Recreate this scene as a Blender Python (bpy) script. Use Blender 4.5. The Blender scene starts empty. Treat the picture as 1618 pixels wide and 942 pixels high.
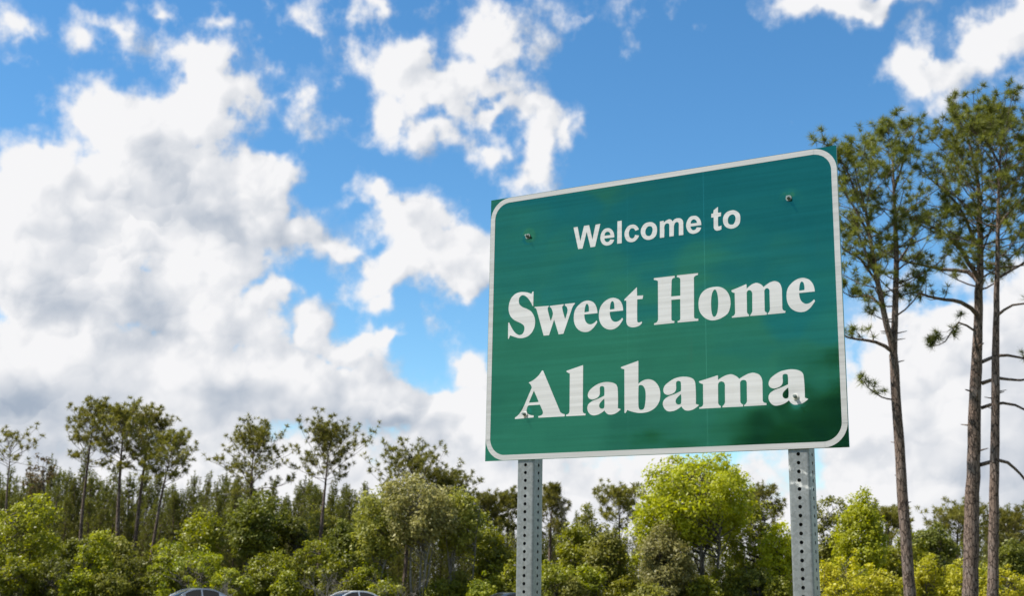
import bpy, math, random
import numpy as np
from mathutils import Vector, Matrix

scene = bpy.context.scene
COL = scene.collection
R = math.radians

# ---------------------------------------------------------------- camera
CAM_H = 1.70
cam_data = bpy.data.cameras.new('camera')
cam = bpy.data.objects.new('camera', cam_data)
COL.objects.link(cam)
PITCH, ROLL, FPX = R(13.249), R(0.961), 1950.3
_fw = Vector((0, math.cos(PITCH), math.sin(PITCH)))
_up = Vector((0, -math.sin(PITCH), math.cos(PITCH)))
_rt = Vector((1, 0, 0))
_r2 = _rt * math.cos(ROLL) + _up * math.sin(ROLL)
_u2 = -_rt * math.sin(ROLL) + _up * math.cos(ROLL)
cam.matrix_world = Matrix(((_r2.x, _u2.x, -_fw.x, 0), (_r2.y, _u2.y, -_fw.y, 0),
                           (_r2.z, _u2.z, -_fw.z, CAM_H), (0, 0, 0, 1)))
cam_data.sensor_fit = 'HORIZONTAL'
cam_data.sensor_width = 36
cam_data.lens = 36 * FPX / 1618
cam_data.clip_start = 0.1
cam_data.clip_end = 5000
cam_data.dof.use_dof = True
cam_data.dof.focus_distance = 4.0
cam_data.dof.aperture_fstop = 10
scene.camera = cam

# ---------------------------------------------------------------- sun and view
SUN_EL, SUN_AZ = R(56), R(-98)          # heading from +Y, clockwise; the sun stands high on the left
sun_dir = Vector((math.sin(SUN_AZ) * math.cos(SUN_EL), math.cos(SUN_AZ) * math.cos(SUN_EL), math.sin(SUN_EL)))
sun_data = bpy.data.lights.new('sun', 'SUN')
sun_data.energy = 5.0
sun_data.angle = R(0.53)
sun_data.color = (1.0, 0.945, 0.86)
sun = bpy.data.objects.new('sun', sun_data)
COL.objects.link(sun)
sun.rotation_euler = sun_dir.to_track_quat('Z', 'Y').to_euler()
sun.location = (-20, -3, 30)
vs = scene.view_settings
vs.view_transform = 'Standard'
vs.look = 'None'
vs.exposure = 0.85
vs.gamma = 1.0
vs.use_curve_mapping = False

# ---------------------------------------------------------------- sky with cumulus clouds
CLOUDS = [  # heading and height in degrees, half widths in degrees, fullness
    (-15.2, 23.2, 1.7, 1.5, 0.72),
    (-14.8, 21.7, 2.5, 1.9, 1.0),
    (-15.6, 20.5, 3.2, 2.1, 1.05),
    (-18.0, 19.4, 3.1, 2.1, 1.05),
    (-20.0, 20.0, 1.5, 1.2, 0.85),
    (-21.4, 17.4, 2.4, 1.8, 1.0),
    (-16.7, 16.7, 4.7, 3.1, 1.1),
    (-22.9, 15.5, 2.6, 2.4, 1.05),
    (-20.3, 13.5, 6.1, 3.8, 1.1),
    (-14.3, 14.7, 3.2, 3.1, 1.05),
    (-11.8, 17.9, 1.5, 1.2, 0.9),
    (-12.5, 16.5, 2.1, 1.7, 1.0),
    (-10.0, 16.0, 1.8, 1.3, 0.9),
    (-8.5, 15.5, 1.3, 0.9, 0.75),
    (-13.8, 11.3, 3.1, 2.3, 1.1),
    (-21.1, 8.5, 7.0, 4.1, 1.1),
    (-14.7, 8.9, 6.3, 3.1, 1.1),
    (-11.6, 12.5, 1.2, 1.2, 0.75),
    (-6.9, 17.9, 1.3, 1.0, 0.75),
    (-5.2, 16.8, 2.2, 1.5, 0.9),
    (-3.7, 15.2, 2.6, 1.8, 0.95),
    (-1.7, 14.4, 2.1, 1.5, 0.95),
    (-6.0, 14.3, 2.1, 1.3, 0.9),
    (-6.3, 13.0, 1.2, 0.8, 0.7),
    (-9.4, 11.2, 1.5, 1.4, 0.95),
    (-7.4, 10.6, 1.8, 1.4, 0.95),
    (-5.9, 11.1, 0.9, 0.9, 0.8),
    (-9.9, 8.6, 4.4, 2.0, 1.1),
    (-5.8, 8.2, 2.9, 1.7, 1.05),
    (-2.0, 9.9, 1.6, 1.7, 0.8),
    (-3.1, 7.7, 2.7, 1.5, 1.0),
    (-1.3, 6.8, 3.5, 2.0, 1.0),
    (-11.5, 2.6, 20.0, 5.6, 1.1),
    (5.7, 1.5, 15.2, 5.4, 1.1),
    (19.2, 7.6, 6.6, 5.3, 1.05),
    (21.5, 11.4, 3.3, 2.2, 0.95),
    (17.3, 11.9, 2.3, 2.1, 0.75),
    (18.1, 2.4, 8.9, 4.9, 1.1),
    (-1.5, 25.5, 2.0, 1.7, 0.74),
    (-0.5, 24.7, 1.5, 1.3, 0.7),
    (-5.5, 23.6, 2.4, 1.5, 0.82),
    (-3.6, 22.5, 3.0, 1.3, 0.82),
    (-6.3, 21.5, 1.6, 1.4, 0.68),
    (-0.7, 21.9, 3.1, 1.1, 0.7),
    (-1.9, 23.3, 2.2, 1.4, 0.78),
    (-0.5, 22.9, 1.4, 1.0, 0.66),
    (1.1, 21.7, 1.7, 0.9, 0.62),
    (2.4, 21.0, 1.1, 1.3, 0.56),
    (0.8, 19.7, 1.2, 1.8, 0.7),
    (-1.3, 20.2, 1.3, 0.9, 0.62),
    (-3.8, 20.9, 1.9, 0.9, 0.6),
    (-10.0, 25.2, 1.4, 1.2, 0.46),
    (-7.2, 26.3, 2.2, 0.7, 0.5),
    (-19.6, 24.1, 1.4, 0.8, 0.54),
    (-24.0, 23.5, 1.5, 1.3, 0.66),
    (-21.3, 23.3, 1.7, 1.1, 0.4),
    (-16.9, 24.8, 0.9, 0.5, 0.5),
    (-14.5, 25.1, 0.7, 0.4, 0.44),
    (-10.7, 21.7, 1.9, 1.3, 0.5),
    (-11.6, 22.0, 1.2, 0.8, 0.5),
    (3.6, 26.4, 2.2, 1.0, 0.5),
    (16.3, 26.0, 4.6, 0.8, 0.85),
    (22.5, 23.9, 2.5, 1.8, 0.8),
    (19.4, 22.5, 1.7, 1.3, 0.75),
    (23.9, 24.4, 1.8, 1.8, 0.85),
    (21.0, 22.6, 2.2, 1.2, 0.66),
]
CLOUD_SHADES = [  # grey bases, same units
    (-19.7, 15.4, 1.8, 0.8, 0.34),
    (-14.0, 16.5, 1.7, 1.6, 0.3),
    (-16.8, 12.9, 1.1, 1.8, 0.45),
    (-21.5, 12.2, 3.5, 1.6, 0.45),
    (-12.8, 16.1, 2.1, 0.9, 0.25),
    (-12.7, 8.7, 3.7, 0.7, 0.5),
    (-21.3, 7.4, 3.1, 1.5, 0.42),
    (-5.7, 7.3, 2.9, 0.8, 0.45),
    (-16.9, 18.5, 1.7, 1.4, 0.1),
    (-19.5, 5.2, 5.3, 1.1, 0.38),
    (-2.7, 13.8, 1.8, 0.9, 0.15),
    (-17.9, 10.7, 4.1, 0.8, 0.35),
    (-7.3, 9.3, 2.6, 0.7, 0.25),
    (-10.5, 10.3, 2.3, 0.6, 0.2),
    (-3.4, 6.5, 3.2, 0.7, 0.35),
    (19.3, 10.4, 3.9, 1.7, 0.25),
    (17.0, 6.5, 3.7, 1.1, 0.32),
    (20.6, 4.8, 3.7, 1.4, 0.32),
    (-5.2, 14.9, 1.5, 0.5, 0.15),
]


def _hash(ix, iy, seed):
    h = (ix.astype(np.uint32) * np.uint32(374761393) + iy.astype(np.uint32) * np.uint32(668265263) + np.uint32(seed * 2246822519 & 0xffffffff))
    h = (h ^ (h >> np.uint32(13))) * np.uint32(1274126177)
    h = h ^ (h >> np.uint32(16))
    h = (h * np.uint32(2654435761)) ^ (h >> np.uint32(7))
    return h


def _unit(h):
    return (h & np.uint32(0xffffff)).astype(np.float32) / np.float32(0xffffff)


def perlin(x, y, seed, per):
    """gradient noise, periodic in x with an integer period"""
    x0 = np.floor(x); y0 = np.floor(y)
    fx = (x - x0).astype(np.float32); fy = (y - y0).astype(np.float32)
    ix = x0.astype(np.int64); iy = y0.astype(np.int64)
    ux = fx * fx * fx * (fx * (fx * 6 - 15) + 10); uy = fy * fy * fy * (fy * (fy * 6 - 15) + 10)
    def g(dx, dy):
        a = _unit(_hash(np.mod(ix + dx, per), iy + dy + 1000, seed)) * np.float32(2 * math.pi)
        return np.cos(a) * (fx - dx) + np.sin(a) * (fy - dy)
    n0 = g(0, 0) * (1 - ux) + g(1, 0) * ux
    n1 = g(0, 1) * (1 - ux) + g(1, 1) * ux
    return (n0 * (1 - uy) + n1 * uy) * 1.5


def worley(x, y, seed, per):
    """distance to the nearest scattered point, periodic in x"""
    ix = np.floor(x).astype(np.int64); iy = np.floor(y).astype(np.int64)
    fx = (x - ix).astype(np.float32); fy = (y - iy).astype(np.float32)
    best = np.full(x.shape, 9.0, np.float32)
    for dx in (-1, 0, 1):
        for dy in (-1, 0, 1):
            h = _hash(np.mod(ix + dx, per), iy + dy + 1000, seed)
            px = _unit(h) + dx - fx
            py = _unit(h * np.uint32(747796405) + np.uint32(289133645)) + dy - fy
            best = np.minimum(best, px * px + py * py)
    return np.sqrt(best)


def heads(x, y, seed, per):
    """billow heads: how high above its own centre each point of a head lies, softened where two heads meet"""
    ix = np.floor(x).astype(np.int64); iy = np.floor(y).astype(np.int64)
    fx = (x - ix).astype(np.float32); fy = (y - iy).astype(np.float32)
    b1 = np.full(x.shape, 9.0, np.float32); b2 = b1.copy(); up = np.zeros(x.shape, np.float32)
    for dx in (-1, 0, 1):
        for dy in (-1, 0, 1):
            h = _hash(np.mod(ix + dx, per), iy + dy + 1000, seed)
            px = _unit(h) + dx - fx
            py = _unit(h * np.uint32(747796405) + np.uint32(289133645)) + dy - fy
            d = px * px + py * py
            near = d < b1
            b2 = np.where(near, b1, np.minimum(b2, d))
            up = np.where(near, -py + 0.55 * px, up)
            b1 = np.where(near, d, b1)
    edge = np.clip((np.sqrt(b2) - np.sqrt(b1)) * 5, 0, 1)
    return up * (0.25 + 0.75 * edge)


def cloud_field(A, E):
    """cloud height field over heading A and elevation E (degrees): positive inside cloud"""
    def fb(scale, octs, seed, rough=0.5):
        s = 0; amp = 1.0; tot = 0
        for o in range(octs):
            per = int(round(360 / scale * 2 ** o))
            s = s + amp * perlin(A / 360.0 * per, E * per / 360.0, seed + o * 17, per); tot += amp; amp *= rough
        return s / tot
    wx = fb(3.0, 4, 11) * 1.7; wy = fb(3.0, 4, 71) * 1.5
    qa = A + wx; qe = E + wy
    base = np.full(A.shape, -0.6, np.float32)
    k = 0.16
    for a, e, ra, re, pk in CLOUDS:
        r = np.sqrt(((qa - a) / ra) ** 2 + ((qe - e) / re) ** 2)
        val = (pk - 0.75 * r * pk).astype(np.float32)
        h = np.clip(0.5 + 0.5 * (base - val) / k, 0, 1)
        base = val + (base - val) * h + k * h * (1 - h)
    wide = fb(26.0, 3, 334) * 2.3 + 0.04 - np.clip((E - 40) / 60, 0, 1) * 0.4
    far = np.clip(np.maximum((np.abs(A) - 26) / 7, (E - 28.5) / 6), 0, 1)
    far = far * far * (3 - 2 * far)
    base = base * (1 - far) + wide * far
    bil = 0; amp = 1.0; tot = 0; puff = 0
    sx = fb(1.6, 3, 131) * 0.5; sy = fb(1.6, 3, 171) * 0.5
    for o, sc in enumerate((4.2, 2.0, 1.0, 0.5, 0.25, 0.13)):
        per = int(round(360 / sc))
        bil = bil + amp * (0.62 - worley((A + sx) / 360 * per, (E + sy) * 1.1 / 360 * per, 500 + o, per)); tot += amp; amp *= 0.60
        if o == 2:
            puff = bil / tot
    bil = bil / tot
    fine = fb(2.4, 7, 901, 0.58)
    low = fb(7.0, 4, 1301, 0.5)
    ball = 0
    for sc, amp, sd in ((6.5, 1.15, 2001), (3.0, 0.75, 2002), (1.5, 0.34, 2003), (0.7, 0.14, 2004)):
        per = int(round(360 / sc))
        ball = ball + amp * heads((A + sx * 1.6 + wx * 0.5) / 360 * per, (E + sy * 1.6 + wy * 0.4) * 1.25 / 360 * per, sd, per)
    return base, bil, fine, low, puff, ball


def shade_clouds(A, E):
    """sunlit share and opacity of the clouds over heading A and elevation E (degrees)"""
    base, bil, fine, low, puff, ball = cloud_field(A, E)
    thin = np.clip((0.70 - base) / 0.55, 0, 1)                     # frayed, half dissolved cloud
    d = base + bil * (1.0 - 0.45 * thin) + fine * (0.34 + 0.85 * thin) - 0.25 + 0.06 * thin
    soft = 0.16 + 0.80 * thin
    alpha = np.clip(d / soft + 0.12, 0, 1)
    alpha = alpha * alpha * (3 - 2 * alpha)
    body = np.minimum(base, 1.15) + puff * 0.75 + low * 0.15
    hgt = np.sqrt(np.clip(body - 0.1, 0, None) + 0.03)
    crisp = np.sqrt(np.clip(np.minimum(d, 0.75), 0, None) + 0.05)
    step = float(abs(E[1, 0] - E[0, 0]))
    sa = math.degrees(SUN_AZ); se = math.degrees(SUN_EL)
    dx = np.mod(sa - A + 180, 360) - 180; dy = se - E
    ln = np.sqrt(dx * dx + dy * dy) + 1e-3
    dx = dx / ln; dy = dy / ln
    H, Wd = A.shape
    jj, ii = np.meshgrid(np.arange(Wd), np.arange(H))
    wrap = (A.max() - A.min()) > 350
    sh = np.zeros(A.shape, np.float32)
    for f, dist, wgt in ((crisp, 0.12, 0.16), (crisp, 0.35, 0.22), (hgt, 0.7, 0.40), (hgt, 1.3, 0.42), (hgt, 2.2, 0.32), (hgt, 3.6, 0.22)):
        x = np.rint(jj + dx * dist / step).astype(np.int64); y = np.rint(ii + dy * dist / step).astype(np.int64)
        x = np.mod(x, Wd) if wrap else np.clip(x, 0, Wd - 1)
        y = np.clip(y, 0, H - 1)
        sh += wgt * (f - f[y, x]) / (0.4 + dist) ** 0.45
    lit = 0.86 + sh * np.where(sh > 0, 1.9, 1.6)
    lit = lit + np.clip(ball, -1.0, 1.0) * np.clip(0.26 + low * 0.35, 0.06, 0.42) * np.clip((base - 0.35) / 0.4, 0, 1) - 0.03
    # the bulk of a thick cloud is grey
    grey = np.zeros(A.shape, np.float32)
    wa = A + low * 2.2; we = E + bil * 1.1
    for a, e, ra, re, pk in CLOUD_SHADES:
        r2 = ((wa - a) / ra) ** 2 + ((we - e) / re) ** 2
        grey = np.maximum(grey, pk * np.exp(-1.1 * r2))
    core = np.clip((base - 0.62) / 0.6, 0, 1)
    grey = grey + core * np.clip(0.04 + low * 0.7, 0, 0.30)
    lit = lit - grey * (1 - 0.75 * np.clip(sh * 4, 0, 1))
    lit = np.clip(lit, 0, 1.0)
    veil = np.clip((base + fine * 0.9 - 0.02) * 1.0, 0, 0.42)
    alpha = np.maximum(alpha, veil * 0.55)
    return lit, alpha



class Nodes:
    """small helper to write node trees as expressions"""
    def __init__(self, tree):
        self.t = tree

    def new(self, kind, **kw):
        n = self.t.nodes.new(kind)
        for k, v in kw.items():
            setattr(n, k, v)
        return n

    def put(self, sock, val):
        if isinstance(val, bpy.types.NodeSocket):
            self.t.links.new(val, sock)
        elif val is not None:
            if sock.type == 'RGBA' and not isinstance(val, (int, float)) and len(val) == 3:
                val = (*val, 1)
            sock.default_value = val

    def m(self, op, a, b=None, c=None, clamp=False):
        n = self.new('ShaderNodeMath', operation=op, use_clamp=clamp)
        for i, v in enumerate((a, b, c)):
            self.put(n.inputs[i], v)
        return n.outputs[0]

    def v(self, op, a, b=None, scale=None):
        n = self.new('ShaderNodeVectorMath', operation=op)
        self.put(n.inputs[0], a)
        if b is not None:
            self.put(n.inputs[1], b)
        if scale is not None:
            self.put(n.inputs['Scale'], scale)
        return n.outputs['Value'] if op in ('LENGTH', 'DOT_PRODUCT', 'DISTANCE') else n.outputs[0]

    def noise(self, vec, scale, detail=4, rough=0.5, out=0, dist=0.0, lac=2.0):
        n = self.new('ShaderNodeTexNoise')
        self.put(n.inputs['Vector'], vec)
        for k, val in (('Scale', scale), ('Detail', detail), ('Roughness', rough), ('Distortion', dist), ('Lacunarity', lac)):
            self.put(n.inputs[k], val)
        return n.outputs[out]

    def vor(self, vec, scale, out='Distance', feature='F1', detail=0.0, rough=0.5, rnd=1.0, smooth=None):
        n = self.new('ShaderNodeTexVoronoi', feature=feature)
        self.put(n.inputs['Vector'], vec)
        self.put(n.inputs['Scale'], scale)
        self.put(n.inputs['Detail'], detail)
        self.put(n.inputs['Roughness'], rough)
        self.put(n.inputs['Randomness'], rnd)
        if smooth is not None:
            self.put(n.inputs['Smoothness'], smooth)
        return n.outputs[out]

    def mix(self, fac, a, b, blend='MIX'):
        n = self.new('ShaderNodeMix', data_type='RGBA', blend_type=blend)
        self.put(n.inputs[0], fac)
        self.put(n.inputs[6], a)
        self.put(n.inputs[7], b)
        return n.outputs[2]

    def step(self, x, lo, hi, a=0.0, b=1.0):
        n = self.new('ShaderNodeMapRange', interpolation_type='SMOOTHSTEP')
        for i, v in enumerate((x, lo, hi, a, b)):
            self.put(n.inputs[i], v)
        return n.outputs[0]

    def comb(self, x, y, z):
        n = self.new('ShaderNodeCombineXYZ')
        for i, v in enumerate((x, y, z)):
            self.put(n.inputs[i], v)
        return n.outputs[0]

    def sep(self, v):
        n = self.new('ShaderNodeSeparateXYZ')
        self.put(n.inputs[0], v)
        return n.outputs


world = bpy.data.worlds.new('World')
scene.world = world
world.use_nodes = True
wt = world.node_tree
wt.nodes.clear()
W = Nodes(wt)
SKY_STRENGTH = 0.072
CLOUD_SHADE, CLOUD_LIT = (0.215, 0.252, 0.308), (0.512, 0.512, 0.520)



def cloud_image(name, a0, a1, e0, e1, step):
    """the cloud field worked out on a grid of headings and elevations: red = sunlit share, green = opacity"""
    A, E = np.meshgrid(np.arange(a0, a1 - step * 0.5, step) + step / 2, np.arange(e0, e1 - step * 0.5, step) + step / 2)
    lit, alpha = shade_clouds(A, E)
    px = np.ones((*A.shape, 4), np.float32)
    px[..., 0] = lit
    px[..., 1] = alpha
    px[..., 2] = 0
    img = bpy.data.images.new(name, A.shape[1], A.shape[0], float_buffer=True, is_data=True)
    img.pixels.foreach_set(px.ravel())
    img.update()
    return img


DEG = 180 / math.pi
near_img = cloud_image('cumulus_north', -32, 32, -3, 33, 0.045)
far_img = cloud_image('cumulus_all_round', -180, 180, -6, 90, 0.375)
geo = W.new('ShaderNodeTexCoord')
s = W.sep(W.v('NORMALIZE', geo.outputs['Generated']))
az = W.m('MULTIPLY', W.m('ARCTAN2', s[0], s[1]), DEG)
el = W.m('MULTIPLY', W.m('ARCSINE', s[2]), DEG)


def lookup(img, a0, a1, e0, e1, ext):
    n = W.new('ShaderNodeTexImage', extension=ext, interpolation='Linear')
    n.image = img
    W.put(n.inputs[0], W.comb(W.m('DIVIDE', W.m('SUBTRACT', az, a0), a1 - a0), W.m('DIVIDE', W.m('SUBTRACT', el, e0), e1 - e0), 0.0))
    return n.outputs[0]


near = lookup(near_img, -32, 32, -3, 33, 'EXTEND')
far = lookup(far_img, -180, 180, -6, 90, 'EXTEND')
outside = W.m('MAXIMUM', W.step(W.m('ABSOLUTE', az), 28, 31), W.m('MAXIMUM', W.step(el, 29.5, 32), W.step(el, -1.0, -2.5)))
cl = W.new('ShaderNodeSeparateColor')
W.put(cl.inputs[0], W.mix(outside, near, far))
cloud_col = W.mix(cl.outputs[0], CLOUD_SHADE, CLOUD_LIT)
cloud_col = W.v('MULTIPLY', cloud_col, (1 / SKY_STRENGTH,) * 3)
sky = W.new('ShaderNodeTexSky', sky_type='NISHITA')
sky.sun_disc = False
sky.sun_elevation = SUN_EL
sky.sun_rotation = SUN_AZ
sky.altitude = 0
sky.air_density = 1.0
sky.dust_density = 0.0
sky.ozone_density = 1.6
hsv = W.new('ShaderNodeHueSaturation')
W.put(hsv.inputs['Hue'], 0.5)
W.put(hsv.inputs['Saturation'], 1.26)
W.put(hsv.inputs['Value'], 1.38)
W.put(hsv.inputs['Color'], sky.outputs[0])
bg = W.new('ShaderNodeBackground')
W.put(bg.inputs['Color'], W.mix(cl.outputs[1], W.v('MULTIPLY', hsv.outputs[0], (0.84, 0.965, 0.955)), cloud_col))
W.put(bg.inputs['Strength'], SKY_STRENGTH)
wo = W.new('ShaderNodeOutputWorld')
wt.links.new(bg.outputs[0], wo.inputs[0])
world.cycles.sampling_method = 'MANUAL'
world.cycles.sample_map_resolution = 512

# ---------------------------------------------------------------- helpers for things and meshes
def ray(px, py):
    """direction in which a point of the 1618 x 942 photograph lies"""
    return (_r2 * ((px - 809) / FPX) - _u2 * ((py - 471) / FPX) + _fw)


def at(px, py, Y):
    """the point at that bearing, Y metres north of the camera"""
    d = ray(px, py)
    return Vector((d.x / d.y * Y, Y, CAM_H + d.z / d.y * Y))


def ground(px, Y):
    p = at(px, 930, Y)
    return Vector((p.x, Y, 0))


def tag(o, label=None, cat=None, group=None, kind=None):
    for k, v in (('label', label), ('category', cat), ('group', group), ('kind', kind)):
        if v:
            o[k] = v
    return o


def empty(name, loc=(0, 0, 0), rz=0.0):
    o = bpy.data.objects.new(name, None)
    COL.objects.link(o)
    o.location = loc
    o.rotation_euler = (0, 0, rz)
    o.empty_display_size = 0.3
    return o


def link(name, me, parent=None, loc=None, mat=None):
    o = bpy.data.objects.new(name, me)
    COL.objects.link(o)
    if parent is not None:
        o.parent = parent
    if loc is not None:
        o.location = loc
    if mat is not None and not me.materials:
        me.materials.append(mat)
    return o


def copy_tree(o, parent=None):
    c = o.copy()
    COL.objects.link(c)
    c.parent = parent
    for ch in list(o.children):
        copy_tree(ch, c)
    return c


class MB:
    """collects numpy blocks of vertices and faces and builds one mesh"""
    def __init__(self):
        self.v, self.f, self.n = [], [], 0      # f: arrays of shape (m, k)

    def add(self, verts, faces):
        verts = np.asarray(verts, np.float32).reshape(-1, 3)
        if isinstance(faces, np.ndarray):
            blocks = [faces]
        else:
            by = {}
            for f in faces:
                by.setdefault(len(f), []).append(f)
            blocks = [np.array(b, np.int64) for b in by.values()]
        for b in blocks:
            self.f.append(b + self.n)
        self.v.append(verts)
        self.n += len(verts)

    def box(self, x0, x1, y0, y1, z0, z1):
        self.add([(x0, y0, z0), (x1, y0, z0), (x1, y1, z0), (x0, y1, z0), (x0, y0, z1), (x1, y0, z1), (x1, y1, z1), (x0, y1, z1)],
                 [(0, 3, 2, 1), (4, 5, 6, 7), (0, 1, 5, 4), (1, 2, 6, 5), (2, 3, 7, 6), (3, 0, 4, 7)])

    def tube(self, pts, radii, sides=6, cap=True):
        P = np.asarray([tuple(p) for p in pts], np.float64)
        n = len(P)
        T = np.gradient(P, axis=0)
        T /= np.linalg.norm(T, axis=1, keepdims=True) + 1e-9
        ref = np.array((0.0, 0.0, 1.0)) if abs(T[:, 2]).mean() < 0.8 else np.array((1.0, 0.0, 0.0))
        U = np.cross(T, ref)
        U /= np.linalg.norm(U, axis=1, keepdims=True) + 1e-9
        V = np.cross(T, U)
        a = np.arange(sides) * (2 * math.pi / sides)
        r = np.asarray(radii, np.float64)[:, None, None]
        ring = P[:, None, :] + r * (np.cos(a)[None, :, None] * U[:, None, :] + np.sin(a)[None, :, None] * V[:, None, :])
        i = np.arange(n - 1)[:, None] * sides
        j = np.arange(sides)[None, :]
        k = (j + 1) % sides
        F = np.stack([i + j, i + k, i + sides + k, i + sides + j], -1).reshape(-1, 4)
        self.add(ring.reshape(-1, 3), F)
        if cap:
            self.add(ring[-1], [tuple(range(sides))])

    def mesh(self, name, mat=None, smooth=False):
        me = bpy.data.meshes.new(name)
        V = np.concatenate(self.v)
        me.vertices.add(len(V))
        me.vertices.foreach_set('co', V.astype(np.float32).ravel())
        loops = np.concatenate([b.ravel() for b in self.f]).astype(np.int32)
        tot = np.concatenate([np.full(len(b), b.shape[1], np.int32) for b in self.f])
        start = np.concatenate([[0], np.cumsum(tot)[:-1]]).astype(np.int32)
        me.loops.add(len(loops))
        me.loops.foreach_set('vertex_index', loops)
        me.polygons.add(len(tot))
        me.polygons.foreach_set('loop_start', start)
        me.polygons.foreach_set('use_smooth', np.full(len(tot), bool(smooth)))
        me.update(calc_edges=True)
        me.validate()
        if mat is not None:
            me.materials.append(mat)
        return me

    def build(self, name, mat, parent=None, smooth=False, loc=None):
        return link(name, self.mesh(name, mat, smooth), parent, loc)


def material(name):
    m = bpy.data.materials.new(name)
    m.use_nodes = True
    m.node_tree.nodes.clear()
    N = Nodes(m.node_tree)
    out = N.new('ShaderNodeOutputMaterial')
    return m, N, out


def principled(N, **kw):
    n = N.new('ShaderNodeBsdfPrincipled')
    for k, v in kw.items():
        N.put(n.inputs[k.replace('_', ' ')], v)
    return n


def bump(N, height, strength=0.5, dist=0.01, normal=None):
    n = N.new('ShaderNodeBump')
    N.put(n.inputs['Height'], height)
    N.put(n.inputs['Strength'], strength)
    N.put(n.inputs['Distance'], dist)
    if normal is not None:
        N.put(n.inputs['Normal'], normal)
    return n.outputs[0]


def simple(name, col, rough=0.5, metal=0.0, spec=0.5, coat=0.0, grain=0.0, gscale=20):
    m, N, out = material(name)
    c = col
    if grain:
        tc = N.new('ShaderNodeTexCoord').outputs['Object']
        c = N.mix(N.step(N.noise(tc, gscale, 4, 0.6), 0.3, 0.7), tuple(x * (1 - grain) for x in col), tuple(min(1, x * (1 + grain)) for x in col))
    p = principled(N, Base_Color=c, Roughness=rough, Metallic=metal, Specular_IOR_Level=spec, Coat_Weight=coat)
    m.node_tree.links.new(p.outputs[0], out.inputs[0])
    return m


# ---------------------------------------------------------------- ground, road
def build_ground():
    m, N, out = material('grass_ground')
    tc = N.new('ShaderNodeTexCoord').outputs['Object']
    a = N.noise(tc, 0.35, 6, 0.6)
    b = N.noise(tc, 9.0, 6, 0.65)
    c = N.mix(N.step(a, 0.35, 0.65), (0.055, 0.075, 0.018), (0.11, 0.105, 0.035))
    c = N.mix(N.step(b, 0.3, 0.75), c, (0.14, 0.13, 0.06))
    p = principled(N, Base_Color=c, Roughness=0.95, Specular_IOR_Level=0.1, Normal=bump(N, b, 0.8, 0.05))
    m.node_tree.links.new(p.outputs[0], out.inputs[0])
    S = 1500
    mb = MB()
    mb.add([(-S, -S, 0), (S, -S, 0), (S, S, 0), (-S, S, 0)], [(0, 1, 2, 3)])
    tag(mb.build('ground', m), kind='structure')

    m, N, out = material('asphalt')
    tc = N.new('ShaderNodeTexCoord').outputs['Object']
    b = N.noise(tc, 60, 5, 0.7)
    a = N.noise(tc, 0.4, 4, 0.6)
    c = N.mix(N.step(a, 0.3, 0.7), (0.042, 0.042, 0.044), (0.066, 0.064, 0.062))
    c = N.mix(N.step(b, 0.35, 0.8, 0, 0.5), c, (0.11, 0.11, 0.105))
    p = principled(N, Base_Color=c, Roughness=0.85, Normal=bump(N, b, 0.5, 0.01))
    m.node_tree.links.new(p.outputs[0], out.inputs[0])
    mb = MB()
    mb.add([(-260, 63, 0.004), (260, 63, 0.004), (260, 77.5, 0.004), (-260, 77.5, 0.004)], [(0, 1, 2, 3)])
    road = tag(mb.build('road', m), kind='structure')
    kerb_m = simple('kerb_concrete', (0.36, 0.35, 0.32), 0.85, grain=0.2, gscale=8)
    for y in (62.85, 77.5):
        mb = MB()
        mb.box(-260, 260, y, y + 0.15, -0.02, 0.13)
        mb.build('kerb', kerb_m, road)
    paint = simple('road_paint', (0.72, 0.70, 0.62), 0.7, grain=0.15, gscale=15)
    for k in range(-24, 25):
        mb = MB()
        x = k * 9.0
        mb.add([(x, 69.0, 0.008), (x + 3, 69.0, 0.008), (x + 3, 69.12, 0.008), (x, 69.12, 0.008)], [(0, 1, 2, 3)])
        mb.build('lane_marking', paint, road)


build_ground()

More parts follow.
